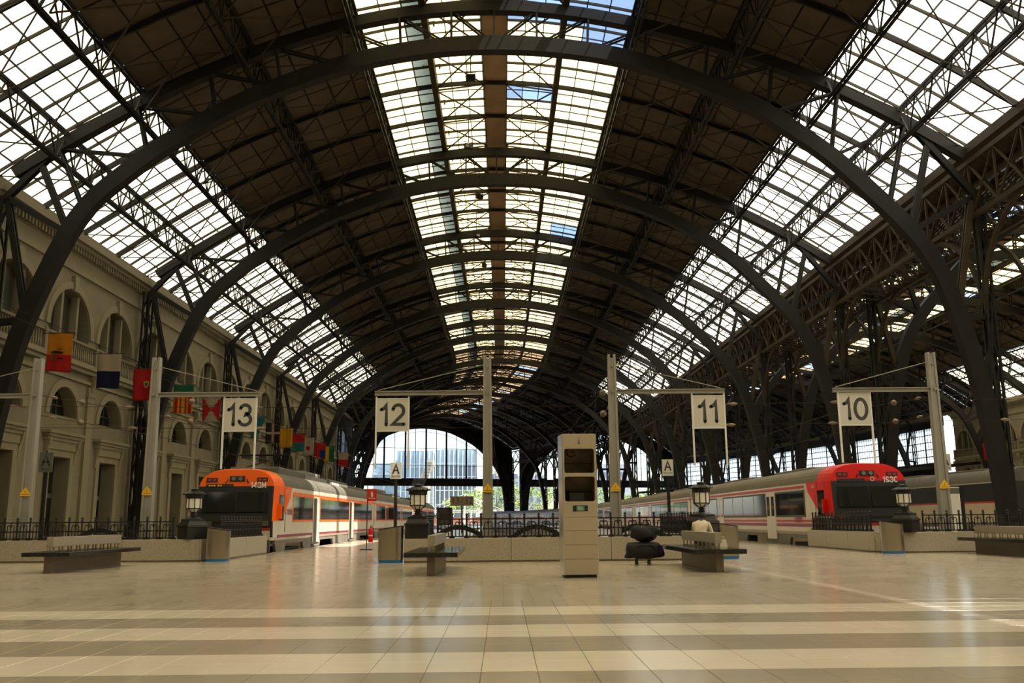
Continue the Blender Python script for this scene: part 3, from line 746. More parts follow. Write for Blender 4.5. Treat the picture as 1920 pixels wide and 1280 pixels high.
# ================================================================ STONE FACADES
MODW = BAY / 3
def arc_pts(cx, cz, r, a0, a1, n): return [(cx + r * math.cos(a0 + (a1 - a0) * i / n), cz + r * math.sin(a0 + (a1 - a0) * i / n)) for i in range(n + 1)]
FAC = {}
def facade_meshes():
    c = MODW / 2; W = MODW
    door = [(c - 1.25, 0.0), (c + 1.25, 0.0), (c + 1.25, 5.0), (c - 1.25, 5.0)]
    lun = [(c - 1.75, 7.45), (c + 1.75, 7.45)] + arc_pts(c, 7.45, 1.75, 0, PI, 16)[1:-1]
    ven = [(c - 2.65, 11.4), (c + 2.65, 11.4), (c + 2.65, 12.6)] + arc_pts(c, 12.6, 2.65, 0, PI, 20)[1:-1] + [(c - 2.65, 12.6)]
    # local axes: x into the hall, y along the wall, z up
    m = MB(); outer = [(0, 0), (c - 1.25, 0), (c - 1.25, 5.0), (c + 1.25, 5.0), (c + 1.25, 0), (W, 0), (W, 16.4), (0, 16.4)]
    loops = [[Vector((p[0], p[1], 0)) for p in L] for L in (outer, list(reversed(lun)), list(reversed(ven)))]
    flat = [v for L in loops for v in L]; tri = tessellate_polygon(loops)
    m.add([(0, v.x, v.y) for v in flat], tri)
    for L, d in ((door, 0.9), (lun, 0.8), (ven, 0.8)):
        n = len(L)
        for i in range(n):
            if L is door and i == 0: continue
            a, b = L[i], L[(i + 1) % n]
            m.add([(0, a[0], a[1]), (0, b[0], b[1]), (-d, b[0], b[1]), (-d, a[0], a[1])], [(0, 1, 2, 3)])
    FAC['wall_panel'] = (m.mesh('wall_panel', ['stone']), None)
    ring = lambda r0, r1, cz, x0, x1, a0=0, a1=PI, n=16: MB().prism(arc_pts(c, cz, r1, a0, a1, n) + arc_pts(c, cz, r0, a1, a0, n), lambda u, z: (x0, u, z), lambda u, z: (x1, u, z))
    FAC['archivolt_lower'] = (ring(1.78, 2.25, 7.45, -0.02, 0.10).mesh('archivolt', ['stone_trim']), 'archivolt')
    FAC['archivolt_upper'] = (ring(2.68, 3.12, 12.6, -0.02, 0.12).mesh('archivolt', ['stone_trim']), 'archivolt')
    FAC['keystone'] = (MB().prism([(c - .2, 15.15), (c + .2, 15.15), (c + .3, 16.1), (c - .3, 16.1)], lambda u, z: (0.0, u, z), lambda u, z: (0.24, u, z)).mesh('keystone', ['stone_trim']), None)
    # door: leaf, surround, hood
    m = MB(); m.box(-0.9, -0.82, c - 1.25, c + 1.25, 0, 5.0); FAC['door_leaf'] = (m.mesh('door_leaf', ['door_green']), None)
    m = MB(); m.box(-0.82, -0.78, c - 1.1, c - .08, 2.9, 4.75); m.box(-0.82, -0.78, c + .08, c + 1.1, 2.9, 4.75); m.box(-0.82, -0.78, c - 1.1, c - .08, .4, 2.6); m.box(-0.82, -0.78, c + .08, c + 1.1, .4, 2.6)
    FAC['door_glass'] = (m.mesh('door_glass', ['dark_glass']), None)
    m = MB()
    for a, b in ((c - 1.75, c - 1.25), (c + 1.25, c + 1.75)): m.box(0, 0.10, a, b, 0, 5.4)
    m.box(0, 0.10, c - 1.25, c + 1.25, 5.0, 5.4); FAC['door_surround'] = (m.mesh('door_surround', ['stone_trim']), None)
    m = MB(); m.box(0, 0.2, c - 2.0, c + 2.0, 5.4, 5.9); m.box(0, 0.42, c - 2.2, c + 2.2, 6.1, 6.28); m.box(0, 0.55, c - 2.35, c + 2.35, 6.28, 6.45); m.box(0, 0.3, c - 2.1, c + 2.1, 5.9, 6.1)
    FAC['door_hood'] = (m.mesh('door_hood', ['stone_trim']), None)
    for k, u in (('console_a', c - 1.95), ('console_b', c + 1.7)):
        m = MB(); m.prism([(0, 4.6), (.12, 4.6), (.16, 5.2), (.32, 5.7), (.36, 6.08), (0, 6.08)], lambda x, z, u=u: (x, u, z), lambda x, z, u=u: (x, u + .25, z)); FAC[k] = (m.mesh('console', ['stone_trim']), 'console')
    # lunette window
    m = MB(); m.prism(lun, lambda u, z: (-0.8, u, z), lambda u, z: (-0.76, u, z)); FAC['lunette_glass'] = (m.mesh('window_glass', ['dark_glass']), 'window_glass')
    m = MB()
    for u in (-0.62, 0, 0.62): m.box(-0.76, -0.70, c + u - .04, c + u + .04, 7.45, 7.45 + math.sqrt(1.75**2 - u * u))
    m.box(-0.76, -0.70, c - 1.6, c + 1.6, 8.15, 8.22); m.box(-0.76, -0.66, c - 1.75, c + 1.75, 7.45, 7.55); FAC['lunette_frame'] = (m.mesh('window_frame', ['shutter']), 'window_frame')
    # three-light window
    m = MB(); m.prism(ven, lambda u, z: (-0.8, u, z), lambda u, z: (-0.74, u, z)); FAC['upper_infill'] = (m.mesh('window_back', ['niche']), 'window_back')
    m = MB(); m.prism([(c - .75, 11.5), (c + .75, 11.5), (c + .75, 14.2)] + arc_pts(c, 14.2, .75, 0, PI, 8)[1:-1] + [(c - .75, 14.2)], lambda u, z: (-0.74, u, z), lambda u, z: (-0.70, u, z)); FAC['upper_glass'] = (m.mesh('window_glass', ['shutter']), 'window_glass')
    for k, u in (('mullion_a', c - 1.15), ('mullion_b', c + .9)):
        m = MB(); m.box(-0.5, -0.08, u, u + .25, 11.4, 12.6 + math.sqrt(max(0.1, 2.65**2 - (abs(u + .12 - c))**2)) - 0.02); FAC[k] = (m.mesh('mullion', ['stone_trim']), 'mullion')
    # string course, cornice, balustrade, pilaster
    m = MB(); m.box(0, 0.35, 0, W, 10.35, 10.6); m.box(0, 0.55, 0, W, 10.6, 10.85); m.box(0, 0.18, 0, W, 9.75, 9.95); FAC['string_course'] = (m.mesh('string_course', ['stone_trim']), None)
    m = MB(); m.box(0, 0.14, 0, W, 16.4, 16.6); m.box(-0.3, 0.06, 0, W, 16.6, 17.5); m.box(0, 0.5, 0, W, 17.9, 18.15); m.box(-0.3, 0.75, 0, W, 18.15, 18.55); m.box(-0.3, 0.12, 0, W, 17.5, 17.9); FAC['cornice'] = (m.mesh('cornice', ['stone_trim']), None)
    m = MB()
    for i in range(18): m.box(0.12, 0.4, W * (i + .25) / 18, W * (i + .7) / 18, 17.55, 17.9)
    FAC['dentils'] = (m.mesh('dentils', ['stone_trim']), 'stuff')
    m = MB(); m.box(0.05, 0.30, 0.0, W, 12.05, 12.2); m.box(0.05, 0.30, 0, W, 10.85, 11.0); m.box(0.02, 0.34, -.2, .2, 10.85, 12.25); FAC['balustrade_rail'] = (m.mesh('balustrade_rail', ['stone']), None)
    m = MB()
    for i in range(24): m.lathe([(.05, 0), (.085, .3), (.05, .75), (.06, 1.05)], 6, (0.17, W * (i + .5) / 24, 11.0))
    FAC['balusters'] = (m.mesh('balusters', ['stone']), 'stuff')
    m = MB(); m.box(0, 0.16, -.42, .42, 0.9, 9.6); m.box(0, 0.3, -.55, .55, 0, 0.9); m.box(0, 0.24, -.5, .5, 9.0, 9.2); FAC['pilaster'] = (m.mesh('pilaster', ['stone_trim']), None)
    m = MB(); m.prism([(0, 9.3), (.18, 9.3), (.3, 9.6), (.52, 9.9), (.52, 10.35), (0, 10.35)], lambda x, z: (x, -.22, z), lambda x, z: (x, .22, z)); m.tube((.36, -.25, 10.05), (.36, .25, 10.05), .22, 10)
    FAC['scroll_bracket'] = (m.mesh('scroll_bracket', ['stone_trim']), None)
facade_meshes()
def facade(name, x, s0, n, flip):
    w = tag(empty(name), kind='structure')
    for i in range(n):
        y = s0 + i * MODW
        for k, (me, nm) in FAC.items():
            if flip and y < 120: continue
            o = link(nm if nm and nm != 'stuff' else k, me, None, w, (x, y + MODW if flip else y, 0), PI if flip else 0)
            if nm == 'stuff': o['kind'] = 'stuff'
    return w
wl = facade('wall_left', -26.5, S_FIRST - BAY / 3 * 0, 15, False)
MB().box(-28.0, -26.5, S_START, S_FIRST, 0, 18.9).build('plain_wall', 'stone', wl)
MB().box(-28.2, -27.45, S_FIRST, S_FIRST + 15 * MODW, -0.2, 18.9).build('backing', 'niche', wl)
MB().box(-28.0, -26.4, S_FIRST + 15 * MODW, S0, 0, 18.9).build('plain_wall', 'stone', wl)
wr = facade('wall_right', 2 * XC / 2 + 26.5, 125.4, 5, True)
MB().box(78.5, 80, S_START, 125.4, 0, 18.9).build('plain_wall', 'stone', wr)
MB().box(79.4, 80.2, 125.4, 158.8, -0.2, 18.9).build('backing', 'niche', wr)
# back of the concourse, behind the photographer
tag(MB().box(-28, 81, S_START - 0.8, S_START, 0, 30).build('wall_back', 'stone'), kind='structure')
# long glazed side walls in the bend
def side_glazing(name, x, s0, s1, z0, z1, inward, low_mat):
    w = tag(empty(name), kind='structure')
    n = int(round((s1 - s0) / 4.9)); ds = (s1 - s0) / n
    m = MB(); mt = MB()
    for i in range(n):
        a, b = s0 + i * ds, s0 + (i + 1) * ds
        for zz0, zz1, mm in ((-1.2 if low_mat == 'iron' else 0, z0, m), (z1, 18.6, m)):
            q = [hp(a, x, zz0), hp(b, x, zz0), hp(b, x, zz1), hp(a, x, zz1)]
            o = [p + Vector((0.3 * -inward, 0, 0)) for p in q]
            mm.add(q + o, [(0, 1, 2, 3), (7, 6, 5, 4), (0, 1, 5, 4), (2, 3, 7, 6)])
        g = MB(); g.add([hp(a, x, z0), hp(b, x, z0), hp(b, x, z1), hp(a, x, z1)], [(0, 1, 2, 3)]); g.build('window_glass', 'blue_glass', w)
        fr = MB(); fr.beam(hp(a, x, z0), hp(a, x, z1), 0.22, 0.3); fr.beam(hp(a, x + .05 * inward, z0), hp(b, x + .05 * inward, z0), 0.3, 0.3); fr.beam(hp(a, x + .05 * inward, z1), hp(b, x + .05 * inward, z1), 0.3, 0.3)
        for k in range(1, 7): fr.beam(hp(a + ds * k / 7, x, z0), hp(a + ds * k / 7, x, z1), 0.08)
        for k in range(1, 5): fr.beam(hp(a, x, z0 + (z1 - z0) * k / 5), hp(b, x, z0 + (z1 - z0) * k / 5), 0.10)
        tag(fr.build('window_bars', 'iron', w), kind='stuff')
    m.build('wall_panel', low_mat, w)
    return w
side_glazing('wall_right', 78.7, 158.8, S_END, 10.4, 16.9, -1, 'iron')
side_glazing('wall_left', -26.6, S0, S_END, 5.0, 16.0, 1, 'iron')
# lower aisle canopies along the right wall
cn = tag(empty('trim_1'), kind='structure')
for s in np.arange(150, 244, 4.0):
    m = MB(); m.beam(hp(s, 78.4, 9.6), hp(s, 62, 8.2), 0.2, 0.5); m.beam(hp(s, 62, 0), hp(s, 62, 8.2), 0.25); m.build('canopy_frame', 'iron', cn)
m = MB()
for a in np.arange(150, 242, 8.0):
    for i in range(6):
        xa, xb = 62 + 16 * i / 6, 62 + 16 * (i + .72) / 6; z = lambda x: 8.5 + 1.4 * (x - 62) / 14
        m.add([hp(a, xa, z(xa)), hp(a + 8, xa, z(xa)), hp(a + 8, xb, z(xb)), hp(a, xb, z(xb))], [(0, 1, 2, 3)])
m.build('canopy_roof', 'iron', cn)

# ================================================================ LOW GRANITE WALLS AND IRON RAILINGS
WALL_H = 0.62
def low_wall(label, pts, t=0.36):
    """granite parapet along a line of plan points, in blocks with fine joints"""
    w = thing('parapet_wall', label, 'wall', (0, 0, 0), 0, 'granite parapet walls around the track ends')
    for (x0, y0), (x1, y1) in zip(pts[:-1], pts[1:]):
        L = math.hypot(x1 - x0, y1 - y0); n = max(1, round(L / 2.3)); u = Vector((x1 - x0, y1 - y0, 0)) / L
        for i in range(n):
            a = Vector((x0, y0, 0)) + u * (L * i / n + 0.004); b = Vector((x0, y0, 0)) + u * (L * (i + 1) / n - 0.004)
            if i == 0: a -= u * (t / 2 if (x0, y0) != pts[0] else 0)
            if i == n - 1: b += u * (t / 2 - 0.01 if (x1, y1) != pts[-1] else 0)
            m = MB(); m.beam(a + Vector((0, 0, WALL_H / 2 + 0.02)), b + Vector((0, 0, WALL_H / 2 + 0.02)), t, WALL_H - 0.04); bevel(m.build('granite_block', 'granite_wall', w), 0.012)
            m = MB(); m.beam(a + Vector((0, 0, 0.02)), b + Vector((0, 0, 0.02)), t - 0.03, 0.045); m.build('plinth', 'granite_brown', w)
    return w
YL, YC, YR = 27.05, 25.15, 28.75
low_wall('left granite parapet under the sign for platform 13', [(-17.4, YL + 0.5), (-8.75, YL), (-8.45, YL + 0.7), (-8.45, 33.0)])
low_wall('middle granite parapet behind the information kiosk', [(-2.45, 33.0), (-2.45, YC), (5.55, YC), (5.55, 33.0)])
low_wall('right granite parapet in front of the red-nosed train', [(11.75, 35.5), (11.75, YR + 0.6), (12.1, YR), (21.5, YR)])

def rail_meshes():
    d = {}
    m = MB(); m.tube((0, 0, 0), (0, 0, 0.55), 0.027, 6); m.lathe([(0.022, 0), (0.045, .02), (0.02, .05), (.04, .08), (.035, .1), (.002, .13)], 8, (0, 0, 0.53)); m.box(-.07, .07, -.07, .07, 0, .04); m.box(-.045, .045, -.045, .045, .04, .07)
    d['post'] = m.mesh('railing_post', ['cast_iron'])
    m = MB(); m.tube((0, 0, 0.03), (0, 0, 0.5), 0.015, 5); d['baluster'] = m.mesh('baluster', ['cast_iron'])
    for k, sg in (('scroll_a', 1), ('scroll_b', -1)):
        pts = [(0, 0, 0.03), (0, 0, 0.36)] + [(sg * 0.045 * (1 - math.cos(t)), 0, 0.38 + 0.045 * math.sin(t)) for t in np.linspace(0, PI * 1.15, 7)]
        m = MB(); m.path(pts, 0.015, 5); d[k] = m.mesh('scroll_bar', ['cast_iron'])
    m = MB(); m.beam((-0.13, 0, 0.24), (0.13, 0, 0.24), 0.02, 0.03); m.box(-.16, -.1, -.02, .02, .22, .27); m.box(.1, .16, -.02, .02, .22, .27); d['cross_piece'] = m.mesh('cross_piece', ['cast_iron'])
    return d
RM = rail_meshes()
def railing(label, p, q, n):
    p, q = Vector(p + (WALL_H + 0.005,)), Vector(q + (WALL_H + 0.005,)); L = (q - p).length; a = math.atan2(q.y - p.y, q.x - p.x)
    r = thing('iron_railing', label, 'railing', p, a, 'cast iron railings on the parapets')
    m = MB(); m.beam((0, 0, 0.50), (L, 0, 0.50), 0.04, 0.032); m.build('top_rail', 'cast_iron', r)
    m = MB(); m.beam((0, 0, 0.04), (L, 0, 0.04), 0.036, 0.03); m.build('bottom_rail', 'cast_iron', r)
    d = L / n
    for i in range(n + 1):
        link('post', RM['post'], None, r, (i * d, 0, 0))
        if i < n:
            c = (i + .5) * d
            link('baluster', RM['baluster'], None, r, (c, 0, 0))
            link('scroll_bar', RM['scroll_a'], None, r, (c - 0.10, 0, 0)); link('scroll_bar', RM['scroll_b'], None, r, (c + 0.10, 0, 0))
            link('cross_piece', RM['cross_piece'], None, r, (c, 0, 0))
            if d > 0.5: link('baluster', RM['baluster'], None, r, (i * d + d * .18, 0, 0)); link('baluster', RM['baluster'], None, r, (i * d + d * .82, 0, 0))
railing('front iron railing on the left parapet behind the stone bench', (-17.2, YL + 0.5), (-9.5, YL + 0.02), 20)
railing('side iron railing in front of the orange-nosed train', (-8.45, YL + 1.1), (-8.45, 32.8), 14)
railing('front iron railing on the middle parapet behind the kiosk', (-1.75, YC), (4.85, YC), 17)
railing('left side iron railing of the middle track pit', (-2.45, YC + 1.0), (-2.45, 32.8), 15)
railing('right side iron railing of the middle track pit behind the seated man', (5.55, YC + 1.0), (5.55, 32.8), 15)
railing('side iron railing before the red-nosed train', (11.75, YR + 1.0), (11.75, 35.3), 16)
railing('front iron railing on the right parapet behind the bench', (12.98, YR), (21.3, YR), 22)

# ================================================================ LANTERNS
def make_lantern():
    r = empty('lantern')
    m = MB(); m.box(-.31, .31, -.31, .31, 0, .34); bevel(m.build('plinth', 'cast_iron', r), 0.01)
    m = MB(); m.taper(-.335, .335, -.335, .335, .34, .40, .98); m.taper(-.30, .30, -.30, .30, .40, .52, .80); m.taper(-.25, .25, -.25, .25, .52, .57, 1.0); m.taper(-.2, .2, -.2, .2, .57, .63, .55)
    m.build('stepped_base', 'cast_iron', r)
    m = MB(); m.lathe([(.12, .60), (.07, .63), (.11, .66), (.055, .69), (.12, .72), (.06, .745), (.07, .77)], 12); m.build('stem', 'cast_iron', r, smooth=True)
    n = 8; ph = PI / 8
    for i in range(n):
        t = 2 * PI * (i + .5) / n + ph; w = 0.205 * math.tan(PI / n) * 0.86
        m = MB(); m.box(-0.006, 0.006, -w, w, .875, 1.16); o = m.build('glass_pane', 'lamp_glass', r); o.location = (0.192 * math.cos(t), 0.192 * math.sin(t), 0); o.rotation_euler = (0, 0, t)
        m = MB(); m.add([(0.185, -w, .865), (0.185, w, .865), (0.10, w * .5, .775), (0.10, -w * .5, .775)], [(0, 1, 2, 3)]); m.add([(0.179, -w, .865), (0.179, w, .865), (0.094, w * .5, .775), (0.094, -w * .5, .775)], [(3, 2, 1, 0)])
        o = m.build('lower_pane', 'lamp_glass', r); o.rotation_euler = (0, 0, t)
        t2 = 2 * PI * i / n + ph
        m = MB(); m.beam((0.215 * math.cos(t2), 0.215 * math.sin(t2), .86), (0.215 * math.cos(t2), 0.215 * math.sin(t2), 1.18), 0.022); m.beam((0.215 * math.cos(t2), 0.215 * math.sin(t2), .87), (0.09 * math.cos(t2), 0.09 * math.sin(t2), .76), 0.02); m.build('glazing_rib', 'cast_iron', r)
    m = MB(); m.lathe([(.225, .855), (.235, .87), (.225, .885)], n, (0, 0, 0), ph); m.build('lower_ring', 'cast_iron', r)
    m = MB(); m.lathe([(.215, 1.15), (.25, 1.17), (.25, 1.245), (.27, 1.26), (.345, 1.27), (.345, 1.285), (.21, 1.35), (.10, 1.385), (.10, 1.41), (.13, 1.42), (.04, 1.445), (.0, 1.45)], 16); m.build('roof_cap', 'cast_iron', r)
    for i in range(12):
        t = 2 * PI * i / 12; m = MB(); m.lathe([(.012, 1.285), (.02, 1.30), (.003, 1.325)], 5, (.31 * math.cos(t), .31 * math.sin(t), 0)); m.build('crown_knob', 'cast_iron', r)
    return r
lan = make_lantern()
LPOS = [((-8.98, YL + .15), 'black cast iron lantern on the left parapet beside the orange train'), ((-2.3, YC + .15), 'black cast iron lantern by the bin at the fire extinguisher'),
        ((5.42, YC + .2), 'black cast iron lantern behind the seated man'), ((12.45, YR + .02), 'black cast iron lantern in front of the red train nose')]
for i, ((x, y), lab) in enumerate(LPOS):
    o = lan if i == 0 else copy_tree(lan); o.location = (x, y, WALL_H + 0.005); o.rotation_euler = (0, 0, 0 if i == 1 else PI / 4); tag(o, lab, 'lantern', 'cast iron lanterns on the parapets')

# ================================================================ LITTER BINS
def make_bin():
    r = empty('litter_bin'); n = 40; prof = []
    for i in range(n):
        t = 2 * PI * i / n; c, s = math.cos(t), math.sin(t); e = 0.62
        prof.append((0.33 * math.copysign(abs(c) ** e, c), 0.24 * math.copysign(abs(s) ** e, s)))
    top = lambda x, y: 0.90 - 0.05 * x / 0.33 + 0.0 * y
    m = MB(); m.prism(prof, lambda x, y: (x, y, 0.075), lambda x, y: (x, y, top(x, y))); bevel(m.build('steel_body', 'steel', r), 0.006)
    m = MB(); m.prism(prof, lambda x, y: (x * .965, y * .965, 0.0), lambda x, y: (x * .965, y * .965, 0.076)); m.build('blue_base', 'blue_band', r)
    m = MB(); m.prism(prof, lambda x, y: (x * 1.01, y * 1.01, top(x, y)), lambda x, y: (x * 1.01, y * 1.01, top(x, y) + 0.022)); m.build('lid', 'black', r)
    m = MB(); m.prism([(.17 * math.cos(2 * PI * i / 16), .11 * math.sin(2 * PI * i / 16)) for i in range(16)], lambda x, y: (x, y, top(x, y) + .02), lambda x, y: (x, y, top(x, y) + .03)); m.build('slot', 'rubber', r)
    m = MB(); m.box(-.3, -.297, -.16, .16, .12, .80); m.build('door_seam', 'rubber', r)
    return r
bn = make_bin()
for i, (x, y, rz, lab) in enumerate([(-8.15, 26.95, 0.05, 'brushed steel litter bin by the orange-nosed train'), (-3.0, 25.15, PI, 'brushed steel litter bin beside the fire extinguisher'),
                                     (6.12, 25.7, 0.1, 'brushed steel litter bin behind the seated man'), (11.75, 28.2, -0.25, 'brushed steel litter bin in front of the red-nosed train')]):
    o = bn if i == 0 else copy_tree(bn); o.location = (x, y, 0); o.rotation_euler = (0, 0, rz); tag(o, lab, 'bin', 'steel litter bins')

# ================================================================ BENCHES
def make_bench():
    r = empty('stone_bench'); L = 3.7
    m = MB(); m.box(-.08, .08, 0, L, 0, .37); bevel(m.build('base', 'granite_brown', r), 0.006)
    m = MB(); m.box(-.54, .54, -.12, L + .12, .37, .465); bevel(m.build('seat', 'granite_black', r), 0.006)
    m = MB(); m.box(-.075, .075, .05, L - .05, .585, .80); bevel(m.build('backrest', 'granite_light', r), 0.008)
    for i in range(9):
        y = .15 + (L - .3) * i / 8; m = MB(); m.box(-.05, -.025, y - .02, y + .02, .46, .66); m.box(.025, .05, y - .02, y + .02, .46, .66); m.box(-.06, .06, y - .03, y + .03, .46, .475)
        m.build('bracket', 'steel', r)
    return r
bc = make_bench()
for i, (x, y, rz, lab) in enumerate([(-10.25, 21.3, -0.02, 'stone slab bench at the left in front of the facade'), (-1.45, 18.95, -0.0, 'stone slab bench seen end-on in the middle beside the kiosk'),
                                     (4.45, 19.3, 0.0, 'stone slab bench with a man sitting on it'), (14.15, 24.3, -0.02, 'stone slab bench cut off by the right edge')]):
    o = bc if i == 0 else copy_tree(bc); o.location = (x, y, 0); o.rotation_euler = (0, 0, rz); tag(o, lab, 'bench', 'stone slab benches')

# ================================================================ INFORMATION KIOSK
k = thing('information_kiosk', 'tall beige information kiosk with two empty screen openings', 'kiosk', (1.50, 18.0, 0), 0.07)
KW, KD, KH = 0.325, 0.55, 2.74
def rrect(x0, x1, z0, z1, r, n=4):
    out = []
    for cx, cz, a in ((x1 - r, z0 + r, -PI / 2), (x1 - r, z1 - r, 0), (x0 + r, z1 - r, PI / 2), (x0 + r, z0 + r, PI)):
        out += [(cx + r * math.cos(a + PI / 2 * i / n), cz + r * math.sin(a + PI / 2 * i / n)) for i in range(n + 1)]
    return out
zb = [0.05, 0.345, 0.61, 0.875, 1.135]
for a, b in zip(zb[:-1], zb[1:]): bevel(MB().box(-KW, KW, 0, KD, a + .004, b - .002).build('front_panel', 'kiosk_panel', k), 0.006)
bevel(MB().box(-KW, KW, 0, KD, 1.137, 1.41).build('display_panel', 'kiosk_panel', k), 0.006)
bevel(MB().box(-KW, KW, 0, KD, 2.475, KH).build('head_panel', 'kiosk_panel', k), 0.006)
MB().box(-KW + .03, KW - .03, .03, KD, 0, .05).build('toe_kick', 'black', k)
for z0, z1 in ((1.41, 1.935), (1.955, 2.475)):
    o1 = [(-KW, z0), (KW, z0), (KW, z1), (-KW, z1)]; hole = rrect(-KW + .03, KW - .03, z0 + .025, z1 - .025, 0.045)
    m = MB(); loops = [[Vector((p[0], p[1], 0)) for p in L] for L in (o1, list(reversed(hole)))]; flat = [v for L in loops for v in L]
    m.add([(v.x, 0.0, v.y) for v in flat], tessellate_polygon(loops))
    n = len(hole)
    for i in range(n):
        a, b = hole[i], hole[(i + 1) % n]; m.add([(a[0], 0, a[1]), (b[0], 0, b[1]), (b[0], .05, b[1]), (a[0], .05, a[1])], [(0, 1, 2, 3)])
    m.build('screen_frame', 'kiosk_panel', k)
    m = MB(); x0, x1 = -KW + .012, KW - .012
    for q in ([(x0, .5, z0), (x1, .5, z0), (x1, .5, z1), (x0, .5, z1)], [(x0, .02, z0), (x0, .5, z0), (x0, .5, z1), (x0, .02, z1)], [(x1, .02, z0), (x1, .5, z0), (x1, .5, z1), (x1, .02, z1)],
              [(x0, .02, z0 + .01), (x1, .02, z0 + .01), (x1, .5, z0 + .01), (x0, .5, z0 + .01)], [(x0, .02, z1 - .01), (x1, .02, z1 - .01), (x1, .5, z1 - .01), (x0, .5, z1 - .01)]): m.add(q, [(0, 1, 2, 3)])
    m.build('screen_cavity', 'cavity', k)
    MB().box(x0, x1, .40, .44, z0 + .22, z0 + .235).build('shelf_rail', 'black', k)
MB().box(-KW, KW, 0.0, KD, 1.935, 1.957).build('screen_divider', 'kiosk_panel', k)
m = MB(); m.path([(-.2, .3, 2.46), (-.21, .28, 2.36), (-.14, .25, 2.30), (-.05, .25, 2.33), (-.06, .28, 2.42), (-.13, .3, 2.40)], 0.014, 6); m.build('loose_cable', 'rubber', k, smooth=True)
MB().box(-.19, .1, .12, .4, 1.44, 1.60).build('loose_unit', 'black', k)
for x0, x1 in ((-KW - .015, -KW), (KW, KW + .015)): MB().box(x0, x1, 0.01, KD + .05, .05, KH).build('side_panel', 'kiosk_side', k)
MB().box(-KW, KW, KD - .02, KD + .05, .05, KH).build('rear_panel', 'kiosk_side', k)
MB().box(-.145, .145, -.006, .003, 1.245, 1.355).build('notice_plate', 'black', k)
MB().box(-.075, .08, -.010, -.004, 1.255, 1.345).build('green_sticker', 'screen_green', k)
for i in range(4): MB().box(-.055 + .01 * (i % 2), .06 - .012 * i % 3, -.012, -.009, 1.268 + i * .02, 1.276 + i * .02).build('sticker_line', 'sign_white', k)
m = MB(); m.lathe([(.014, 0), (.014, .004)], 10, (0, 0, 0)); 
for z in (2.655, 2.635): MB().tube((0, -.004, z), (0, .002, z), .009, 10).build('logo_dot', 'train_grey', k)
MB().box(-.012, .012, -.004, .002, 2.56, 2.62).build('logo_stem', 'train_grey', k); MB().box(-.03, .03, -.004, .002, 2.545, 2.56).build('logo_foot', 'train_grey', k)

# ================================================================ SIGN POSTS WITH PLATFORM NUMBERS
def gantry(px, py, arm, num, lab, h=5.8):
    """riveted post of two channels with a side arm; arm = signed length"""
    g = thing('gantry_post', lab, 'post', (px, py, 0), 0, 'grey steel posts with side arms')
    for sx in (-1, 1):
        m = MB(); x = sx * 0.13
        m.add([(x - .035, -.12, -1.02), (x + .035, -.12, -1.02), (x + .035, .12, -1.02), (x - .035, .12, -1.02)] + [(x * .62 - .03, -.10, h), (x * .62 + .03, -.10, h), (x * .62 + .03, .10, h), (x * .62 - .03, .10, h)],
              [(3, 2, 1, 0), (4, 5, 6, 7), (0, 1, 5, 4), (1, 2, 6, 5), (2, 3, 7, 6), (3, 0, 4, 7)]); m.build('channel', 'post_grey', g)
    m = MB(); m.add([(-.11, -.085, -1.02), (.11, -.085, -1.02), (.11, .085, -1.02), (-.11, .085, -1.02), (-.07, -.07, h - .1), (.07, -.07, h - .1), (.07, .07, h - .1), (-.07, .07, h - .1)],
                    [(3, 2, 1, 0), (4, 5, 6, 7), (0, 1, 5, 4), (1, 2, 6, 5), (2, 3, 7, 6), (3, 0, 4, 7)]); m.build('web_plate', 'post_grey', g)
    if arm:
        e = arm
        m = MB(); m.beam((-.12 if e > 0 else .12, -.02, 4.66), (e, -.02, 4.66), 0.12, 0.025); m.beam((-.12 if e > 0 else .12, -.02, 4.76), (e, -.02, 4.76), 0.12, 0.025); m.beam((0, -.02, 4.71), (e, -.02, 4.71), 0.03, 0.09); m.build('arm', 'post_grey', g)
        m = MB(); m.tube((0, 0, 5.55), (e * .97, 0, 4.8), 0.012, 6); m.build('tie_rod', 'post_grey', g)
        m = MB(); m.tube((0, -.16, 4.71), (0, .0, 4.71), .04, 10); m.build('arm_bolt', 'post_grey', g)
        m = MB(); m.beam((0, 0, 4.71), (-.02 * (1 if e > 0 else -1), 0, 4.2), .05); m.build('bracket', 'post_grey', g)
    m = MB(); m.tube((0, -.13, 5.45), (0, .1, 5.45), .035, 8); m.build('top_bolt', 'post_grey', g)
    t = MB().prism([(-.14, 1.86), (.14, 1.86), (.14, 1.93), (0, 2.12), (-.14, 1.93)], lambda x, z: (x, -.135, z), lambda x, z: (x, -.125, z)).build('warning_sign', 'yellow', g)
    m = MB(); m.prism([(-.012, 1.93), (.008, 1.97), (-.006, 1.97), (.014, 2.04), (-.016, 1.98), (.0, 1.98)], lambda x, z: (x, -.139, z), lambda x, z: (x, -.136, z)); m.build('lightning_mark', 'black', t)
    MB().box(-.12, .12, -.138, -.135, 1.905, 1.913).build('sign_rule', 'black', t)
    return g
def number_sign(x0, y, num, ztop, lab):
    """hanging number board on two rods that run on below it"""
    w, hh = 0.93, 0.93
    s = thing('platform_sign', lab, 'sign', (x0, y, 0), 0, 'hanging platform number signs')
    b = MB().box(0, w, -.02, .02, ztop - hh, ztop); bo = b.build('board', 'sign_white', s)
    for u in (0, w): MB().box(u - .022, u + .022, -.03, .03, ztop - 2.0, ztop + .07).build('hanging_rod', 'white_metal', s)
    for z in (ztop, ztop - hh): MB().box(0, w, -.028, .028, z - .015, z + .015).build('frame_bar', 'white_metal', s)
    stroke_sign('digit', num, 0.62, 'ink', s, (w / 2, -.0215, ztop - hh / 2), 0, 0.155, 0.10)
    return s
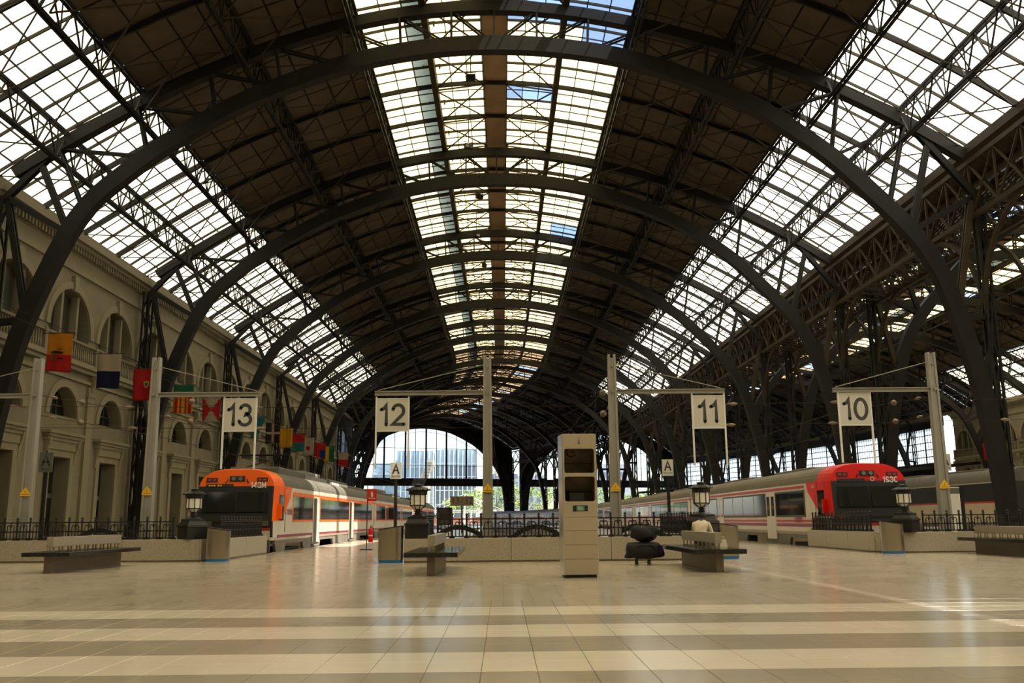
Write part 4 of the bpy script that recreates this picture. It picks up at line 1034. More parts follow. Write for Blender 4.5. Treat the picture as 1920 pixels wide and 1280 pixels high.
def rescale(o, k):
    o.scale = (k, k, k); o.location = (o.location.x * k, o.location.y * k, CAM_H - CAM_H * k); return o
KL, KR = 1.055, 1.12
rescale(gantry(-13.4, 26.35, -3.2, '', 'leftmost grey steel post beside the facade flags'), KL)
rescale(gantry(-10.0, 26.35, 3.05, '13', 'grey steel post with arm left of the orange-nosed train'), KL)
gantry(-0.42, 26.35, -3.25, '12', 'grey steel post with arm left of the kiosk')
gantry(3.2, 26.35, 3.25, '11', 'grey steel post with arm right of the kiosk')
rescale(gantry(12.55, 26.35, -2.95, '10', 'rightmost grey steel post beside the red-nosed train'), KR)
rescale(number_sign(-8.0, 26.35, '13', 4.58, 'white number 13 sign hanging above the orange-nosed train'), KL)
number_sign(-3.62, 26.35, '12', 4.55, 'white number 12 sign hanging before the glazed end arch')
number_sign(5.5, 26.35, '11', 4.57, 'white number 11 sign hanging right of the kiosk')
rescale(number_sign(9.75, 26.35, '10', 4.62, 'white number 10 sign hanging above the red train nose'), KR)

def sector_sign(x, y, z, lab, post=True, mt='sign_white'):
    s = thing('sector_sign', lab, 'sign', (x, y, 0), 0, 'sector A signs along the platforms')
    MB().box(-.3, .3, -.03, .03, z, z + .88).build('board', mt, s)
    stroke_sign('letter', 'A', 0.5, 'ink', s, (0, -.031, z + .54), 0, 0.17)
    lettering('caption', 'SECTOR', 0.13, 'ink', s, (0, -.034, z + .14), 0, 0.0, 0.003)
    MB().box(-.02, .02, -.02, .02, z + .88, z + .98).build('top_lug', 'iron', s)
    if post: m = MB(); m.tube((0, 0.06, 0), (0, 0.06, z + .3), .09, 10); m.build('pole', 'iron', s)
sector_sign(-5.75, 50, 3.3, 'small white sector A sign on the platform between signs 13 and 12')
sector_sign(8.95, 50, 3.35, 'small white sector A sign behind the seated man')
sector_sign(23.1, 48, 3.4, 'small white sector A sign half hidden by the post of platform 10')
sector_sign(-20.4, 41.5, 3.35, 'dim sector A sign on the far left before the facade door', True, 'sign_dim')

# ================================================================ FIRE EXTINGUISHER
f = thing('extinguisher_stand', 'thin stand with red fire sign', 'stand', (-5.28, 36.4, 0))
m = MB(); m.box(-.22, .22, -.12, .12, 0, .03); m.build('foot', 'black', f)
m = MB(); m.tube((0, 0, .03), (0, 0, 2.45), .018, 8); m.build('rod', 'black', f)
MB().box(-.02, .36, -.03, -.02, 1.85, 2.32).build('sign_plate', 'red', f)
MB().box(.02, .32, -.034, -.031, 1.93, 2.27).build('sign_field', 'stripe_red', f)
m = MB(); m.lathe([(.04, 2.02), (.045, 2.05), (.045, 2.17), (.02, 2.2), (.02, 2.23)], 8, (.17, -.035, 0)); m.build('sign_symbol', 'sign_white', f)
MB().box(.04, .30, -.036, -.033, 1.95, 1.975).build('sign_word', 'sign_white', f)
e = thing('fire_extinguisher', 'red fire extinguisher hanging on the thin stand', 'extinguisher', (-5.12, 36.35, 0.28))
m = MB(); m.lathe([(.0, 0), (.085, .01), (.09, .05), (.09, .44), (.075, .50), (.035, .54), (.03, .58)], 16); m.build('cylinder', 'red', e, smooth=True)
m = MB(); m.box(-.02, .09, -.015, .015, .58, .60); m.box(-.02, .08, -.012, .012, .62, .635); m.tube((0, 0, .56), (0, 0, .63), .018, 8); m.build('handle', 'black', e)
m = MB(); m.path([(.03, 0, .57), (.12, 0, .52), (.125, 0, .35), (.105, 0, .15)], .014, 6); m.build('hose', 'rubber', e)
m = MB(); m.lathe([(.0915, .24), (.0915, .29)], 16); m.build('label_band', 'sign_white', e)

# ================================================================ TRAINS
def section(hw, zr, zs, z0):
    """half outline of a car body: sill, side, shoulder, rounded roof"""
    pts = [(hw - .06, z0), (hw, z0 + .12), (hw, 1.12), (hw, 2.05), (hw, zs)]
    for i in range(1, 8):
        t = PI / 2 * i / 7; pts.append(((hw - .01) * math.cos(t) ** 0.62 if i < 7 else 0.0, zs + (zr - zs) * math.sin(t) ** 1.0))
    return pts
def loft_body(m, L, hw, zr, zs, z0, cab, mats):
    """body shell from y=0 (front) to y=L; mats: 0 cab colour, 1 side, 2 roof, 3 black front"""
    half = section(hw, zr, zs, z0); full = [(-x, z) for x, z in half] + [(x, z) for x, z in reversed(half[:-1])]
    ys = [0.0, 0.10, 0.30, 0.7, 1.5, 2.1, L] if cab else [0.0, L]
    rings = []
    for y in ys:
        r = []
        for x, z in full:
            kx, kz, dy = 1.0, 0.0, 0.0
            if cab:
                e = max(0, 1 - y / 0.7); kx = 1 - 0.05 * e * e; kz = -(z - 2.2) * 0.06 * e * e if z > 2.2 else 0
                if y < 1.0 and z > 1.4: dy = (z - 1.4) * 0.16 * (1 - y)
                if y < 1.0 and z < 1.0: dy = (1.0 - z) * 0.12 * (1 - y)
            r.append((x * kx, y + dy, z + kz))
        rings.append(r)
    n = len(full)
    for a, (r0, r1) in enumerate(zip(rings[:-1], rings[1:])):
        for i in range(n - 1):
            zc = (r0[i][2] + r0[i + 1][2] + r1[i][2] + r1[i + 1][2]) / 4; y = ys[a]
            zside = zs + 0.05
            if cab and y < 1.5 and zc > 1.3: m.cur = 0
            elif cab and y < 0.1 and zc > 0.75: m.cur = 3
            elif zc > zside: m.cur = 2
            else: m.cur = 1
            m.add([r0[i], r0[i + 1], r1[i + 1], r1[i]], [(0, 1, 2, 3)])
    for r, front in ((rings[0], True), (rings[-1], False)):
        k = len(r) // 2
        for i in range(k):
            q = [r[i], r[i + 1], r[n - 2 - i], r[n - 1 - i]] if i < k - 0 else None
            zc = sum(p[2] for p in q) / 4
            m.cur = (0 if zc > 2.32 else (3 if zc > 0.6 else 1)) if (front and cab) else 1
            if not front: m.cur = 3
            if i + 1 == n - 2 - i: m.add([r[i], r[i + 1], r[n - 1 - i]], [(0, 1, 2)])
            else: m.add(q, [(0, 1, 2, 3)])
def car(root, name, lab, s, tx, L, cab, side, scheme, group):
    """one rail car standing on track x = tx from hall position s; side = +1 if its right flank faces us"""
    hw, zs, z0 = 1.44, 2.40, 0.42; zr = 3.06
    c0 = hp(s, tx, 0); c1 = hp(s + L, tx, 0); rz = math.atan2(-(c1.x - c0.x), c1.y - c0.y)
    t = thing(name, lab, 'train', c0, rz, group)
    LL = (c1 - c0).length - 0.35
    body = {'orange': ['orange', 'white_paint', 'train_grey', 'black'], 'red': ['red', 'white_paint', 'train_roof', 'black'], 'beige': ['train_grey', 'beige_paint', 'train_roof', 'black']}[scheme]
    m = MB(); loft_body(m, LL, hw, zr, zs, z0, cab, body); m.build('body_shell', body, t)
    acc = 'orange' if scheme == 'orange' else 'white_paint'
    X = side * hw
    def plate(nm, y0, y1, z0_, z1_, mt, out=0.012, par=t):
        return MB().box(min(X - .03 * side, X + out * side), max(X - .03 * side, X + out * side), y0, y1, z0_, z1_).build(nm, mt, par)
    y = 3.6 if cab else 0.8; doors = [7.0, 16.6] if cab else [5.6, 15.4]
    if scheme == 'beige':
        plate('window_band', 0.9 if cab else .1, LL - .1, 1.5, 2.35, 'black'); plate('red_line', 0.5 if cab else 0, LL, 1.42, 1.5, 'stripe_red')
    else:
        spans = []; edges = [3.0 if cab else 0.9] + [v for d in doors for v in (d - .12, d + 1.45)] + [LL - 0.9]
        for a, b in zip(edges[::2], edges[1::2]):
            if b - a > 1.2: spans.append((a, b))
        for a, b in spans:
            w = plate('window', a, b, 1.14, 2.12, 'train_glass', 0.016)
            for zz in (1.14, 2.12): plate('window_frame', a - .04, b + .04, zz - .035, zz + .035, 'orange' if scheme == 'orange' else 'train_grey', 0.022, t)
            for yy in (a, b): plate('window_frame', yy - .035, yy + .035, 1.1, 2.15, 'orange' if scheme == 'orange' else 'train_grey', 0.022, t)
            k = int((b - a) / 2.6)
            for i in range(1, k + 1): plate('window_mullion', a + (b - a) * i / (k + 1) - .02, a + (b - a) * i / (k + 1) + .02, 1.16, 2.1, 'rubber', 0.02, t)
        lo = [0.6 if cab else 0.0] + [v for d in doors for v in (d - .1, d + 1.43)] + [LL]
        for a, b in zip(lo[::2], lo[1::2]):
            if scheme == 'orange': plate('side_stripe', a, b, .52, .62, 'magenta', 0.008)
            else:
                plate('side_stripe', a, b, .90, 1.0, 'stripe_red', 0.008); plate('lower_stripe', a, b, .72, .85, 'magenta', 0.008)
        if scheme == 'red': plate('cant_stripe', 3.0 if cab else 0, LL, 2.22, 2.33, 'stripe_red', 0.008)
        else: plate('cant_stripe', 3.0 if cab else 0, LL, 2.18, 2.24, 'orange', 0.008)
        for d in doors:
            if scheme == 'orange' and s < 60:
                o = plate('dark_interior_plate', d, d + 1.33, 0.15, 2.1, 'black', 0.006)  # black plate stands in for the shaded interior behind the open door
                p = plate('door_leaf', d + .72, d + 1.33, 0.2, 2.1, 'white_paint', 0.03); plate('door_post', d - .04, d + .03, .15, 2.15, 'white_paint', 0.02)
                plate('step', d, d + 1.33, 0.05, .12, 'skirt', 0.06)
            else:
                for q in (0, 1):
                    p = plate('door_leaf', d + .67 * q + .01, d + .67 * q + .65, 0.18, 2.1, 'white_paint', 0.025)
                    plate('door_glass', d + .67 * q + .12, d + .67 * q + .54, 1.15, 2.0, 'train_glass', 0.03, p).parent = p
    # skirts, bogies, roof gear
    MB().box(-1.38, 1.38, 0.5 if cab else .1, LL - .1, .28, .46).build('underframe', 'skirt', t)
    for a, b in ((.5, 2.2), (5.2, 9.0), (12.0, LL - 5.2), (LL - 1.6, LL - .2)):
        m = MB(); m.add([(X * .97, a, .30), (X * .97, b, .30), (X * .97, b - .4, -.35), (X * .97, a + .4, -.35), (X * .90, a, .30), (X * .90, b, .30), (X * .90, b - .4, -.35), (X * .90, a + .4, -.35)],
                        [(0, 1, 2, 3), (7, 6, 5, 4), (0, 1, 5, 4), (1, 2, 6, 5), (2, 3, 7, 6), (3, 0, 4, 7)]); m.build('skirt_panel', 'skirt', t)
    for yc in (3.8, LL - 3.8):
        b = MB().box(-1.2, 1.2, yc - 1.5, yc + 1.5, -.55, .1).build('bogie', 'black', t)
        for dy in (-1.0, 1.0):
            m = MB(); m.tube((-1.0, yc + dy, -.42), (1.0, yc + dy, -.42), .40, 14); m.build('wheelset', 'rail_steel', b)
    if scheme == 'orange':
        for a, b, z in ((2.4, 7.0, 3.22), (7.4, 12.4, 3.12), (12.8, 18.5, 3.18), (19.2, LL - 1, 3.08)): bevel(MB().box(-.95, 1.0, a, b, 2.75, z).build('roof_fairing', 'train_grey', t), 0.06)
        m = MB()
        for i in range(7): m.tube((-.5, 9.2 + i * .62, 3.22), (.5, 9.2 + i * .62, 3.22), .2, 10)
        tag(m.build('roof_insulators', 'skirt', t), kind='stuff')
        m = MB(); m.box(.86, 1.02, 13, 18.4, 2.85, 3.05); m.build('roof_grille', 'white_metal', t)
        if cab:
            for a, b in (((-.55, 3.2, 3.25), (-.1, 5.0, 3.62)), ((.55, 3.2, 3.25), (.1, 5.0, 3.62)), ((-.1, 5.0, 3.62), (-.7, 3.6, 3.72)), ((.1, 5.0, 3.62), (.7, 3.6, 3.72))):
                m = MB(); m.tube(a, b, .03, 6); m.build('pantograph_arm', 'iron', t)
            m = MB(); m.tube((-.85, 3.6, 3.74), (.85, 3.6, 3.74), .03, 6); m.tube((-.85, 3.3, 3.74), (.85, 3.3, 3.74), .03, 6); m.build('pantograph_shoe', 'iron', t)
    else:
        for a, b in ((4, 9), (13, 19)): bevel(MB().box(-.8, .8, a, b, 2.9, 3.1).build('roof_fairing', 'train_roof', t), 0.05)
    if not cab:
        MB().box(-1.2, 1.2, -.33, .02, .5, 2.7).build('gangway', 'rubber', t)
        return t
    if scheme == 'beige': return t
    # driving cab: windscreen, lamps, number, side window
    ln = 'orange' if scheme == 'orange' else 'red'
    def front(nm, x0, x1, z0_, z1_, mt, d=.015, par=t):
        lean = lambda z: (z - 1.4) * 0.16 if z > 1.4 else ((1.0 - z) * 0.12 if z < 1.0 else 0)
        m = MB(); q = [(x0, lean(z0_), z0_), (x1, lean(z0_), z0_), (x1, lean(z1_), z1_), (x0, lean(z1_), z1_)]
        m.add([(x, y_ - d, z) for x, y_, z in q] + [(x, y_ + .05, z) for x, y_, z in q], [(0, 1, 2, 3), (7, 6, 5, 4), (0, 1, 5, 4), (1, 2, 6, 5), (2, 3, 7, 6), (3, 0, 4, 7)])
        return m.build(nm, mt, par)
    front('front_mask', -1.32, 1.32, .92, 2.3, 'black', .01)
    for a, b in ((-1.18, -.04), (.04, 1.18)): front('windscreen', a, b, 1.45, 2.18, 'train_glass', .02)
    front('lamp_recess', -.28, .28, 2.56, 2.76, 'black', .02)
    for a in (-.13, .13):
        m = MB(); m.tube((a, .15, 2.66), (a, .195, 2.66), .075, 12); m.build('headlight', 'chrome', t)
    for a in (-1, 1):
        w = front('marker_lamp', a * .92 - .2, a * .92 + .2, 2.54, 2.70, 'black', .02)
        for q in (-.09, .09): front('marker_lens', a * .92 + q - .06, a * .92 + q + .06, 2.58, 2.66, 'red_led', .028)
        m = MB(); m.beam((a * .42, .155, 2.50), (a * .34, .20, 2.64), .03); m.build('wiper', 'black', t)
    front('destination_box', -1.12, -.12, 2.36, 2.47, 'black', .02)
    if scheme == 'orange':
        for a in (-1.02, -.93, -.84, -.70, -.61): front('display_segment', a, a + .06, 2.39, 2.44, 'yellow', .026)
    no = '143M' if scheme == 'orange' else '193C'
    stroke_sign('unit_number', no, .20, 'number_white', t, (.80, .10, 2.425), 0, 0.21, .12)
    if scheme == 'red':
        m = MB(); m.tube((.16, .13, 2.45), (.16, .16, 2.45), .085, 16); m.build('round_logo', 'sign_white', t); m = MB(); m.tube((.16, .125, 2.45), (.16, .15, 2.45), .05, 12); m.build('logo_ring', 'red', t)
    front('red_edge', -1.3, 1.3, .80, .88, 'stripe_red', .02); front('bumper', -1.3, 1.3, .45, .78, 'white_paint', .02); front('lower_skirt', -1.3, 1.3, -.4, .45, 'train_grey', .02)
    for a in (-1.02, 1.02):
        front('lamp_pod', a - .22, a + .22, .95, 1.13, 'train_grey', .03); front('tail_lens', a - .2, a - .06, .98, 1.10, 'red_led', .04)
    for a in (-.85, .85):
        m = MB(); m.tube((a, -.35, .3), (a, .1, .3), .08, 10); m.lathe([(.0, 0), (.2, .01), (.2, .03), (.0, .04)], 12, (0, 0, 0)); m.build('buffer', 'black', t)
    m = MB(); m.box(min(X - .02 * side, X + .014 * side), max(X - .02 * side, X + .014 * side), .75, 1.45, 1.15, 2.08); m.build('cab_window', 'train_glass', t)
    m = MB(); m.add([(X + .012 * side, 1.5, 2.05), (X + .012 * side, 2.55, 2.05), (X + .012 * side, 2.7, 2.42), (X + .012 * side, 1.5, 2.42), (X + .012 * side, 1.5, 1.35)], [(0, 1, 2, 3), (0, 1, 4)]); m.build('cab_colour_wedge', ln, t)
    MB().box(min(X, X + .14 * side), max(X, X + .14 * side), .55, .62, 1.2, 1.75).build('mirror', ln, t)
    face = PI / 2 if side > 0 else -PI / 2
    lettering('operator_name', 'renfe', .46, 'magenta', t, (X + .014 * side, 2.4 if scheme == 'orange' else 3.9, 1.5 if scheme == 'orange' else 1.02), face, 0, .002)
    lettering('side_number', no, .16, 'sign_white', t, (X + .016 * side, 1.9, 2.24), face, 0, .002)
    MB().box(min(X, X + .016 * side), max(X, X + .016 * side), 1.72, 1.74, .7, 2.05).build('cab_door_seam', 'rubber', t)
    return t
def train(name, labs, s0, tx, n, L, side, scheme, group):
    s = s0
    for i in range(n):
        car(None, name, labs[i] if i < len(labs) else labs[-1], s, tx, L, i == 0, side, scheme, group); s += L
train('commuter_train_car', ['white train car with an orange nose numbered 143M', 'white train car coupled behind the orange-nosed car', 'last white car of the orange-nosed train'], 34.0, -9.75, 3, 26.5, 1, 'orange', 'cars of the orange-nosed train')
train('commuter_train_car', ['white train car with a red nose numbered 193C', 'white train car coupled behind the red-nosed car'] + [f'{ORD[i]} white car behind the red train nose, in the bend' if i > 3 else f'{ORD[i]} white car from the red train nose' for i in range(2, 8)],
      33.6, 13.35, 8, 25.5, -1, 'red', 'cars of the red-nosed train')
bt = None
c = car(None, 'regional_train_car', 'beige train car with a dark window band behind the far right post', 54.5, 31.4, 26, True, -1, 'beige', 'cars of the beige train')
c.scale = (1, 1, 1.3)
lettering('operator_name', 'renfe', .5, 'magenta', c, (-1.46, 6.2, 1.15), -PI / 2, 0, .002)
car(None, 'regional_train_car', 'second beige train car behind the far right post', 80.5, 31.4, 26, False, -1, 'beige', 'cars of the beige train').scale = (1, 1, 1.3)

# ================================================================ PERSON ON THE BENCH
def skin_figure(name, joints, edges, mats, parent):
    """continuous figure grown from a skeleton; joints: name -> (pos, radius, material), material index per nearest bone"""
    names = list(joints); idx = {n: i for i, n in enumerate(names)}
    me = bpy.data.meshes.new(name); me.from_pydata([joints[n][0] for n in names], [(idx[a], idx[b]) for a, b in edges], [])
    o = bpy.data.objects.new(name, me); COL.objects.link(o)
    o.modifiers.new('skin', 'SKIN'); o.modifiers.new('sub', 'SUBSURF').levels = 2
    for i, n in enumerate(names):
        r = joints[n][1]; me.skin_vertices[0].data[i].radius = r if isinstance(r, tuple) else (r, r); me.skin_vertices[0].data[i].use_root = (i == 0)
    dg = bpy.context.evaluated_depsgraph_get(); m2 = bpy.data.meshes.new_from_object(o.evaluated_get(dg)); bpy.data.objects.remove(o)
    m2.materials.clear()
    for m in mats: m2.materials.append(MAT[m])
    seg = [(Vector(joints[a][0]), Vector(joints[b][0]), joints[b][2]) for a, b in edges]
    for p in m2.polygons:
        c = p.center; best = (9, 0)
        for a, b, mi in seg:
            d = b - a; t = max(0, min(1, (c - a).dot(d) / max(1e-9, d.length_squared))); q = (c - a - d * t).length
            if q < best[0]: best = (q, mi)
        p.material_index = best[1]; p.use_smooth = True
    m2.name = name
    return link('body', m2, None, parent)
pr = thing('person', 'man in a cream shirt sitting hunched on the bench, seen from behind', 'person', (4.66, 22.15, 0), math.radians(56))
SK, SH, TR, BK = 0, 1, 2, 3
J = {'pelvis': ((0, 0, .575), (.155, .115), TR), 'waist': ((.02, 0, .69), (.15, .105), SH), 'chest': ((.075, 0, .85), (.165, .115), SH), 'upper': ((.135, 0, .965), (.15, .10), SH),
     'neck': ((.195, 0, 1.04), .055, SK), 'skull': ((.235, 0, 1.10), (.075, .085), SK), 'crown': ((.265, 0, 1.175), (.07, .078), SK), 'nose': ((.345, 0, 1.085), .014, SK), 'jaw': ((.29, 0, 1.045), .04, SK)}
ED = [('pelvis', 'waist'), ('waist', 'chest'), ('chest', 'upper'), ('upper', 'neck'), ('neck', 'skull'), ('skull', 'crown'), ('skull', 'nose'), ('skull', 'jaw')]
for sd_, k in ((1, 'l'), (-1, 'r')):
    J.update({f'ear_{k}': ((.235, sd_ * .085, 1.11), .016, SK), f'sho_{k}': ((.12, sd_ * .175, .955), .068, SH), f'elb_{k}': ((.22, sd_ * .235, .70), .05, SH), f'wri_{k}': ((.43, sd_ * .10, .66), .03, SK), f'palm_{k}': ((.50, sd_ * .06, .645), (.035, .022), SK),
              f'hip_{k}': ((.05, sd_ * .10, .56), .095, TR), f'knee_{k}': ((.47, sd_ * .13, .545), .068, TR), f'calf_{k}': ((.46, sd_ * .13, .33), .056, TR), f'ank_{k}': ((.44, sd_ * .13, .09), .04, TR), f'heel_{k}': ((.42, sd_ * .13, .045), .04, BK), f'toe_{k}': ((.62, sd_ * .14, .035), .033, BK)})
    ED += [('skull', f'ear_{k}'), ('upper', f'sho_{k}'), (f'sho_{k}', f'elb_{k}'), (f'elb_{k}', f'wri_{k}'), (f'wri_{k}', f'palm_{k}'), ('pelvis', f'hip_{k}'), (f'hip_{k}', f'knee_{k}'), (f'knee_{k}', f'calf_{k}'), (f'calf_{k}', f'ank_{k}'), (f'ank_{k}', f'heel_{k}'), (f'heel_{k}', f'toe_{k}')]
    for fi in range(5):
        if fi < 4:
            yo = sd_ * (.06 + (fi - 1.5) * .019); L1 = (.045, .05, .047, .036)[fi]
            a, b = (.535 + .0, yo, .635), (.535 + L1, yo, .605); ch = [a, b, (b[0] + .012, yo, .57)]
        else:
            ch = [(.47, sd_ * .025, .64), (.505, sd_ * .008, .62), (.53, sd_ * .004, .60)]
        prev = f'palm_{k}' if fi < 4 else f'wri_{k}'
        for q, c in enumerate(ch):
            nm = f'f{fi}{q}_{k}'; J[nm] = (c, .0085, SK); ED.append((prev, nm)); prev = nm
skin_figure('figure', J, ED, ['skin', 'shirt', 'trousers', 'black'], pr)
m = MB(); vs = []; R_, C_ = 8, 14
for i in range(R_ + 1):
    for j in range(C_):
        t = PI * .62 * i / R_; ph = 2 * PI * j / C_; ax = Vector((.30, 0, .95)).normalized(); 
        p = Vector((math.sin(t) * math.cos(ph) * .088, math.sin(t) * math.sin(ph) * .083, math.cos(t) * .095)); p.rotate(Matrix.Rotation(-0.15, 3, 'Y')); vs.append(p + Vector((.238, 0, 1.135)))
m.add(vs, [(i * C_ + j, i * C_ + (j + 1) % C_, (i + 1) * C_ + (j + 1) % C_, (i + 1) * C_ + j) for i in range(R_) for j in range(C_)]); m.build('hair', 'hair', pr, smooth=True)
m = MB(); m.lathe([(.058, 0), (.066, .012), (.066, .04), (.056, .05)], 14, (.178, 0, 1.0)); o = m.build('collar', 'shirt', pr, smooth=True)

# ================================================================ LUGGAGE
def blob(sx, sy, sz, e=0.7, noise=0.05, seed=1, nu=20, nv=12):
    rnd = random.Random(seed); ph = [(rnd.uniform(0, 6.28), rnd.uniform(2, 6), rnd.uniform(0, 6.28), rnd.uniform(1, 5)) for _ in range(6)]
    m = MB(); vs = []; sp = lambda v: math.copysign(abs(v) ** e, v)
    for i in range(nv + 1):
        a = -PI / 2 + PI * i / nv
        for j in range(nu):
            b = 2 * PI * j / nu; k = 1 + noise * sum(math.sin(p[0] + p[1] * b) * math.cos(p[2] + p[3] * a) for p in ph) / 2
            vs.append((sx * sp(math.cos(a)) * sp(math.cos(b)) * k, sy * sp(math.cos(a)) * sp(math.sin(b)) * k, sz * sp(math.sin(a)) * k))
    m.add(vs, [(i * nu + j, i * nu + (j + 1) % nu, (i + 1) * nu + (j + 1) % nu, (i + 1) * nu + j) for i in range(nv) for j in range(nu)]); return m
t = thing('luggage_trolley', 'small luggage trolley frame under the black bags', 'trolley', (3.40, 22.85, 0))
for x in (-.15, .15):
    m = MB(); m.tube((x, .17, 0.05), (x, 0.2, .5), .016, 8); m.tube((x, -.12, 0.0), (x, -.12, .15), .016, 8); m.tube((x, -.12, 0.06), (x, .17, .06), .012, 6); m.build('upright', 'black', t)
    m = MB(); m.tube((x - .02, .17, .06), (x + .02, .17, .06), .06, 12); m.build('wheel', 'rubber', t)
for z in (.05, .14): m = MB(); m.tube((-.15, -.12, z), (.15, -.12, z), .007, 6); m.build('cross_wire', 'steel', t)
m = MB(); m.box(-.2, .2, -.18, .1, .145, .16); m.build('tray', 'black', t)
b = thing('holdall', 'wide black holdall lying across the luggage trolley', 'bag', (3.42, 22.75, .345))
blob(.46, .24, .19, .55, .09, 3).build('bag_body', 'black_cloth', b, smooth=True)
m = MB(); m.path([(-.28, -.23, .02), (-.18, -.25, .12), (0, -.25, .14), (.18, -.25, .12), (.28, -.23, .02)], .014, 6); m.build('strap', 'black', b)
MB().box(.33, .40, -.235, -.215, -.08, .12).build('side_tag', 'flag_blue', b)
b2 = thing('rucksack', 'bulging black plastic-wrapped rucksack on top of the holdall', 'bag', (3.44, 22.78, .755))
blob(.31, .24, .195, .8, .12, 5).build('bag_body', 'black_cloth', b2, smooth=True)
m = MB(); m.path([(-.12, -.05, .16), (-.08, -.06, .22), (0, -.06, .17), (.09, -.06, .23), (.13, -.05, .16)], .03, 7); m.build('tied_top', 'black_cloth', b2, smooth=True)
MB().add([(-.11, -.2, .1), (-.07, -.205, .1), (-.075, -.19, .16), (-.1, -.19, .15), (-.11, -.19, .1), (-.07, -.195, .1), (-.075, -.18, .16), (-.1, -.18, .15)], [(0, 1, 2, 3), (7, 6, 5, 4), (0, 1, 5, 4), (1, 2, 6, 5), (2, 3, 7, 6), (3, 0, 4, 7)]).build('paper_corner', 'ceramic', b2)
pb = thing('carrier_bag', 'small white paper bag on the bench beside the man', 'bag', (4.82, 20.55, .467))
m = MB(); m.taper(-.09, .09, -.06, .06, 0, .16, .75); m.build('bag_body', 'paper_white', pb); m = MB(); m.path([(-.05, 0, .155), (-.03, 0, .22), (.03, 0, .22), (.05, 0, .155)], .006, 5); m.build('handle', 'paper_white', pb)

# ================================================================ FLAGS ON THE FACADE SIDE
def flag(x, y, pattern, lab, w=1.22, h=1.75, ztop=9.55):
    fl = thing('hanging_flag', lab, 'flag', (x, y, ztop), 0, 'flags hanging along the facade')
    NX, NZ = 12, 18; rnd = random.Random(int(y * 10)); p1, p2 = rnd.uniform(0, 6), rnd.uniform(0, 6)
    mats = []; m = MB(); taper_ = rnd.uniform(.0, .12)
    P = lambda i, j: ((i / NX - .5) * w * (1 - taper_ * j / NZ), .05 * math.sin(p1 + 5 * i / NX + 2.2 * j / NZ) * (.3 + j / NZ) + .03 * math.sin(p2 + 9 * i / NX), -h * j / NZ + .02 * math.sin(p1 + 4 * i / NX) * j / NZ)
    m.v = [P(i, j) for i in range(NX + 1) for j in range(NZ + 1)]; g = lambda i, j: i * (NZ + 1) + j
    for i in range(NX):
        for j in range(NZ):
            c = pattern((i + .5) / NX, (j + .5) / NZ)
            if c is None: continue
            if c not in mats: mats.append(c)
            m.f.append((g(i, j), g(i + 1, j), g(i + 1, j + 1), g(i, j + 1))); m.m.append(mats.index(c))
    o = m.build('cloth', mats, fl, smooth=True); s_ = o.modifiers.new('thickness', 'SOLIDIFY'); s_.thickness = 0.012
    b = MB(); b.tube((-w / 2 - .25, 0, .03), (w / 2 + .12, 0, .03), .022, 6); b.build('bar', 'iron', fl)
    return fl
half = lambda a, b, k=.5: (lambda u, v: a if v < k else b)
vert = lambda n, a, b: (lambda u, v: a if int(u * n) % 2 == 0 else b)
FL = [(41.0, lambda u, v: ('flag_orange' if v < .56 else 'flag_red'), 'orange over red flag with a dark emblem, nearest on the left'),
      (46.3, half('flag_white', 'flag_navy', .48), 'white over navy blue flag, second from the left'),
      (51.0, lambda u, v: 'flag_red', 'plain dark red flag with a small crest beside the post'),
      (57.4, lambda u, v: 'flag_green' if v < .2 else ('flag_white' if v < .36 else ('flag_yellow' if int(u * 9) % 2 == 0 else 'flag_red')), 'red and yellow striped flag with a green top'),
      (63.0, lambda u, v: 'flag_red' if abs(u - .5) > abs(v - .5) else 'flag_white', 'white flag with two red triangles meeting in the middle'),
      (75.4, lambda u, v: 'flag_teal' if u < 1 - .6 * v else None, 'teal pennant behind the number sign'),
      (80.2, lambda u, v: 'flag_white' if abs(u - .5) < .07 or abs(v - .5) < .05 else 'flag_dark', 'black flag with a white cross'),
      (85.2, lambda u, v: 'flag_orange' if int(u * 8) % 2 == 0 else 'flag_yellow', 'orange and yellow striped flag'),
      (90.4, half('flag_red', 'flag_teal', .52), 'red over green flag beyond the striped ones'),
      (95.0, lambda u, v: 'flag_red' if abs(u - .5) < .2 and abs(v - .6) < .12 else 'flag_white', 'white flag with a small red beast'),
      (101.2, lambda u, v: 'flag_blue' if (u > .5 and v > .45) else 'flag_red', 'red flag with a blue corner'),
      (106.6, vert(2, 'flag_yellow', 'flag_green'), 'yellow and green flag split upright'),
      (116.2, half('flag_white', 'flag_red', .52), 'white over red flag, farthest along the facade')]
for y, pat, lab in FL: fl = flag(-20.0, y, pat, lab, 1.25 if y > 45 else 1.1)
emb = [o for o in COL.objects if o.name == 'hanging_flag'][0]
m = MB()
for i in range(11):
    a = math.radians(20 + i * 14); m.prism([(.05 * math.cos(a) + .08, -.78 + .03 * math.sin(a)), (.30 * math.cos(a) + .10, -.80 + .24 * math.sin(a)), (.05 * math.cos(a + .22) + .08, -.78 + .03 * math.sin(a + .22))], lambda x, z: (x, -.105, z), lambda x, z: (x, -.10, z))
m.prism([(-.35, -.90), (.2, -.95), (.25, -.86), (-.1, -.80), (-.28, -.82)], lambda x, z: (x, -.105, z), lambda x, z: (x, -.10, z)); tag(m.build('emblem', 'flag_dark', emb), kind='stuff')
MB().box(-.02, .22, -.112, -.105, -1.18, -1.12).build('emblem_line', 'flag_dark', emb); MB().box(-.30, -.16, -.112, -.105, -1.22, -1.08).build('emblem_shield', 'flag_green', emb)
crest = [o for o in COL.objects if o.name.startswith('hanging_flag') and abs(o.location.y - 51) < .1][0]
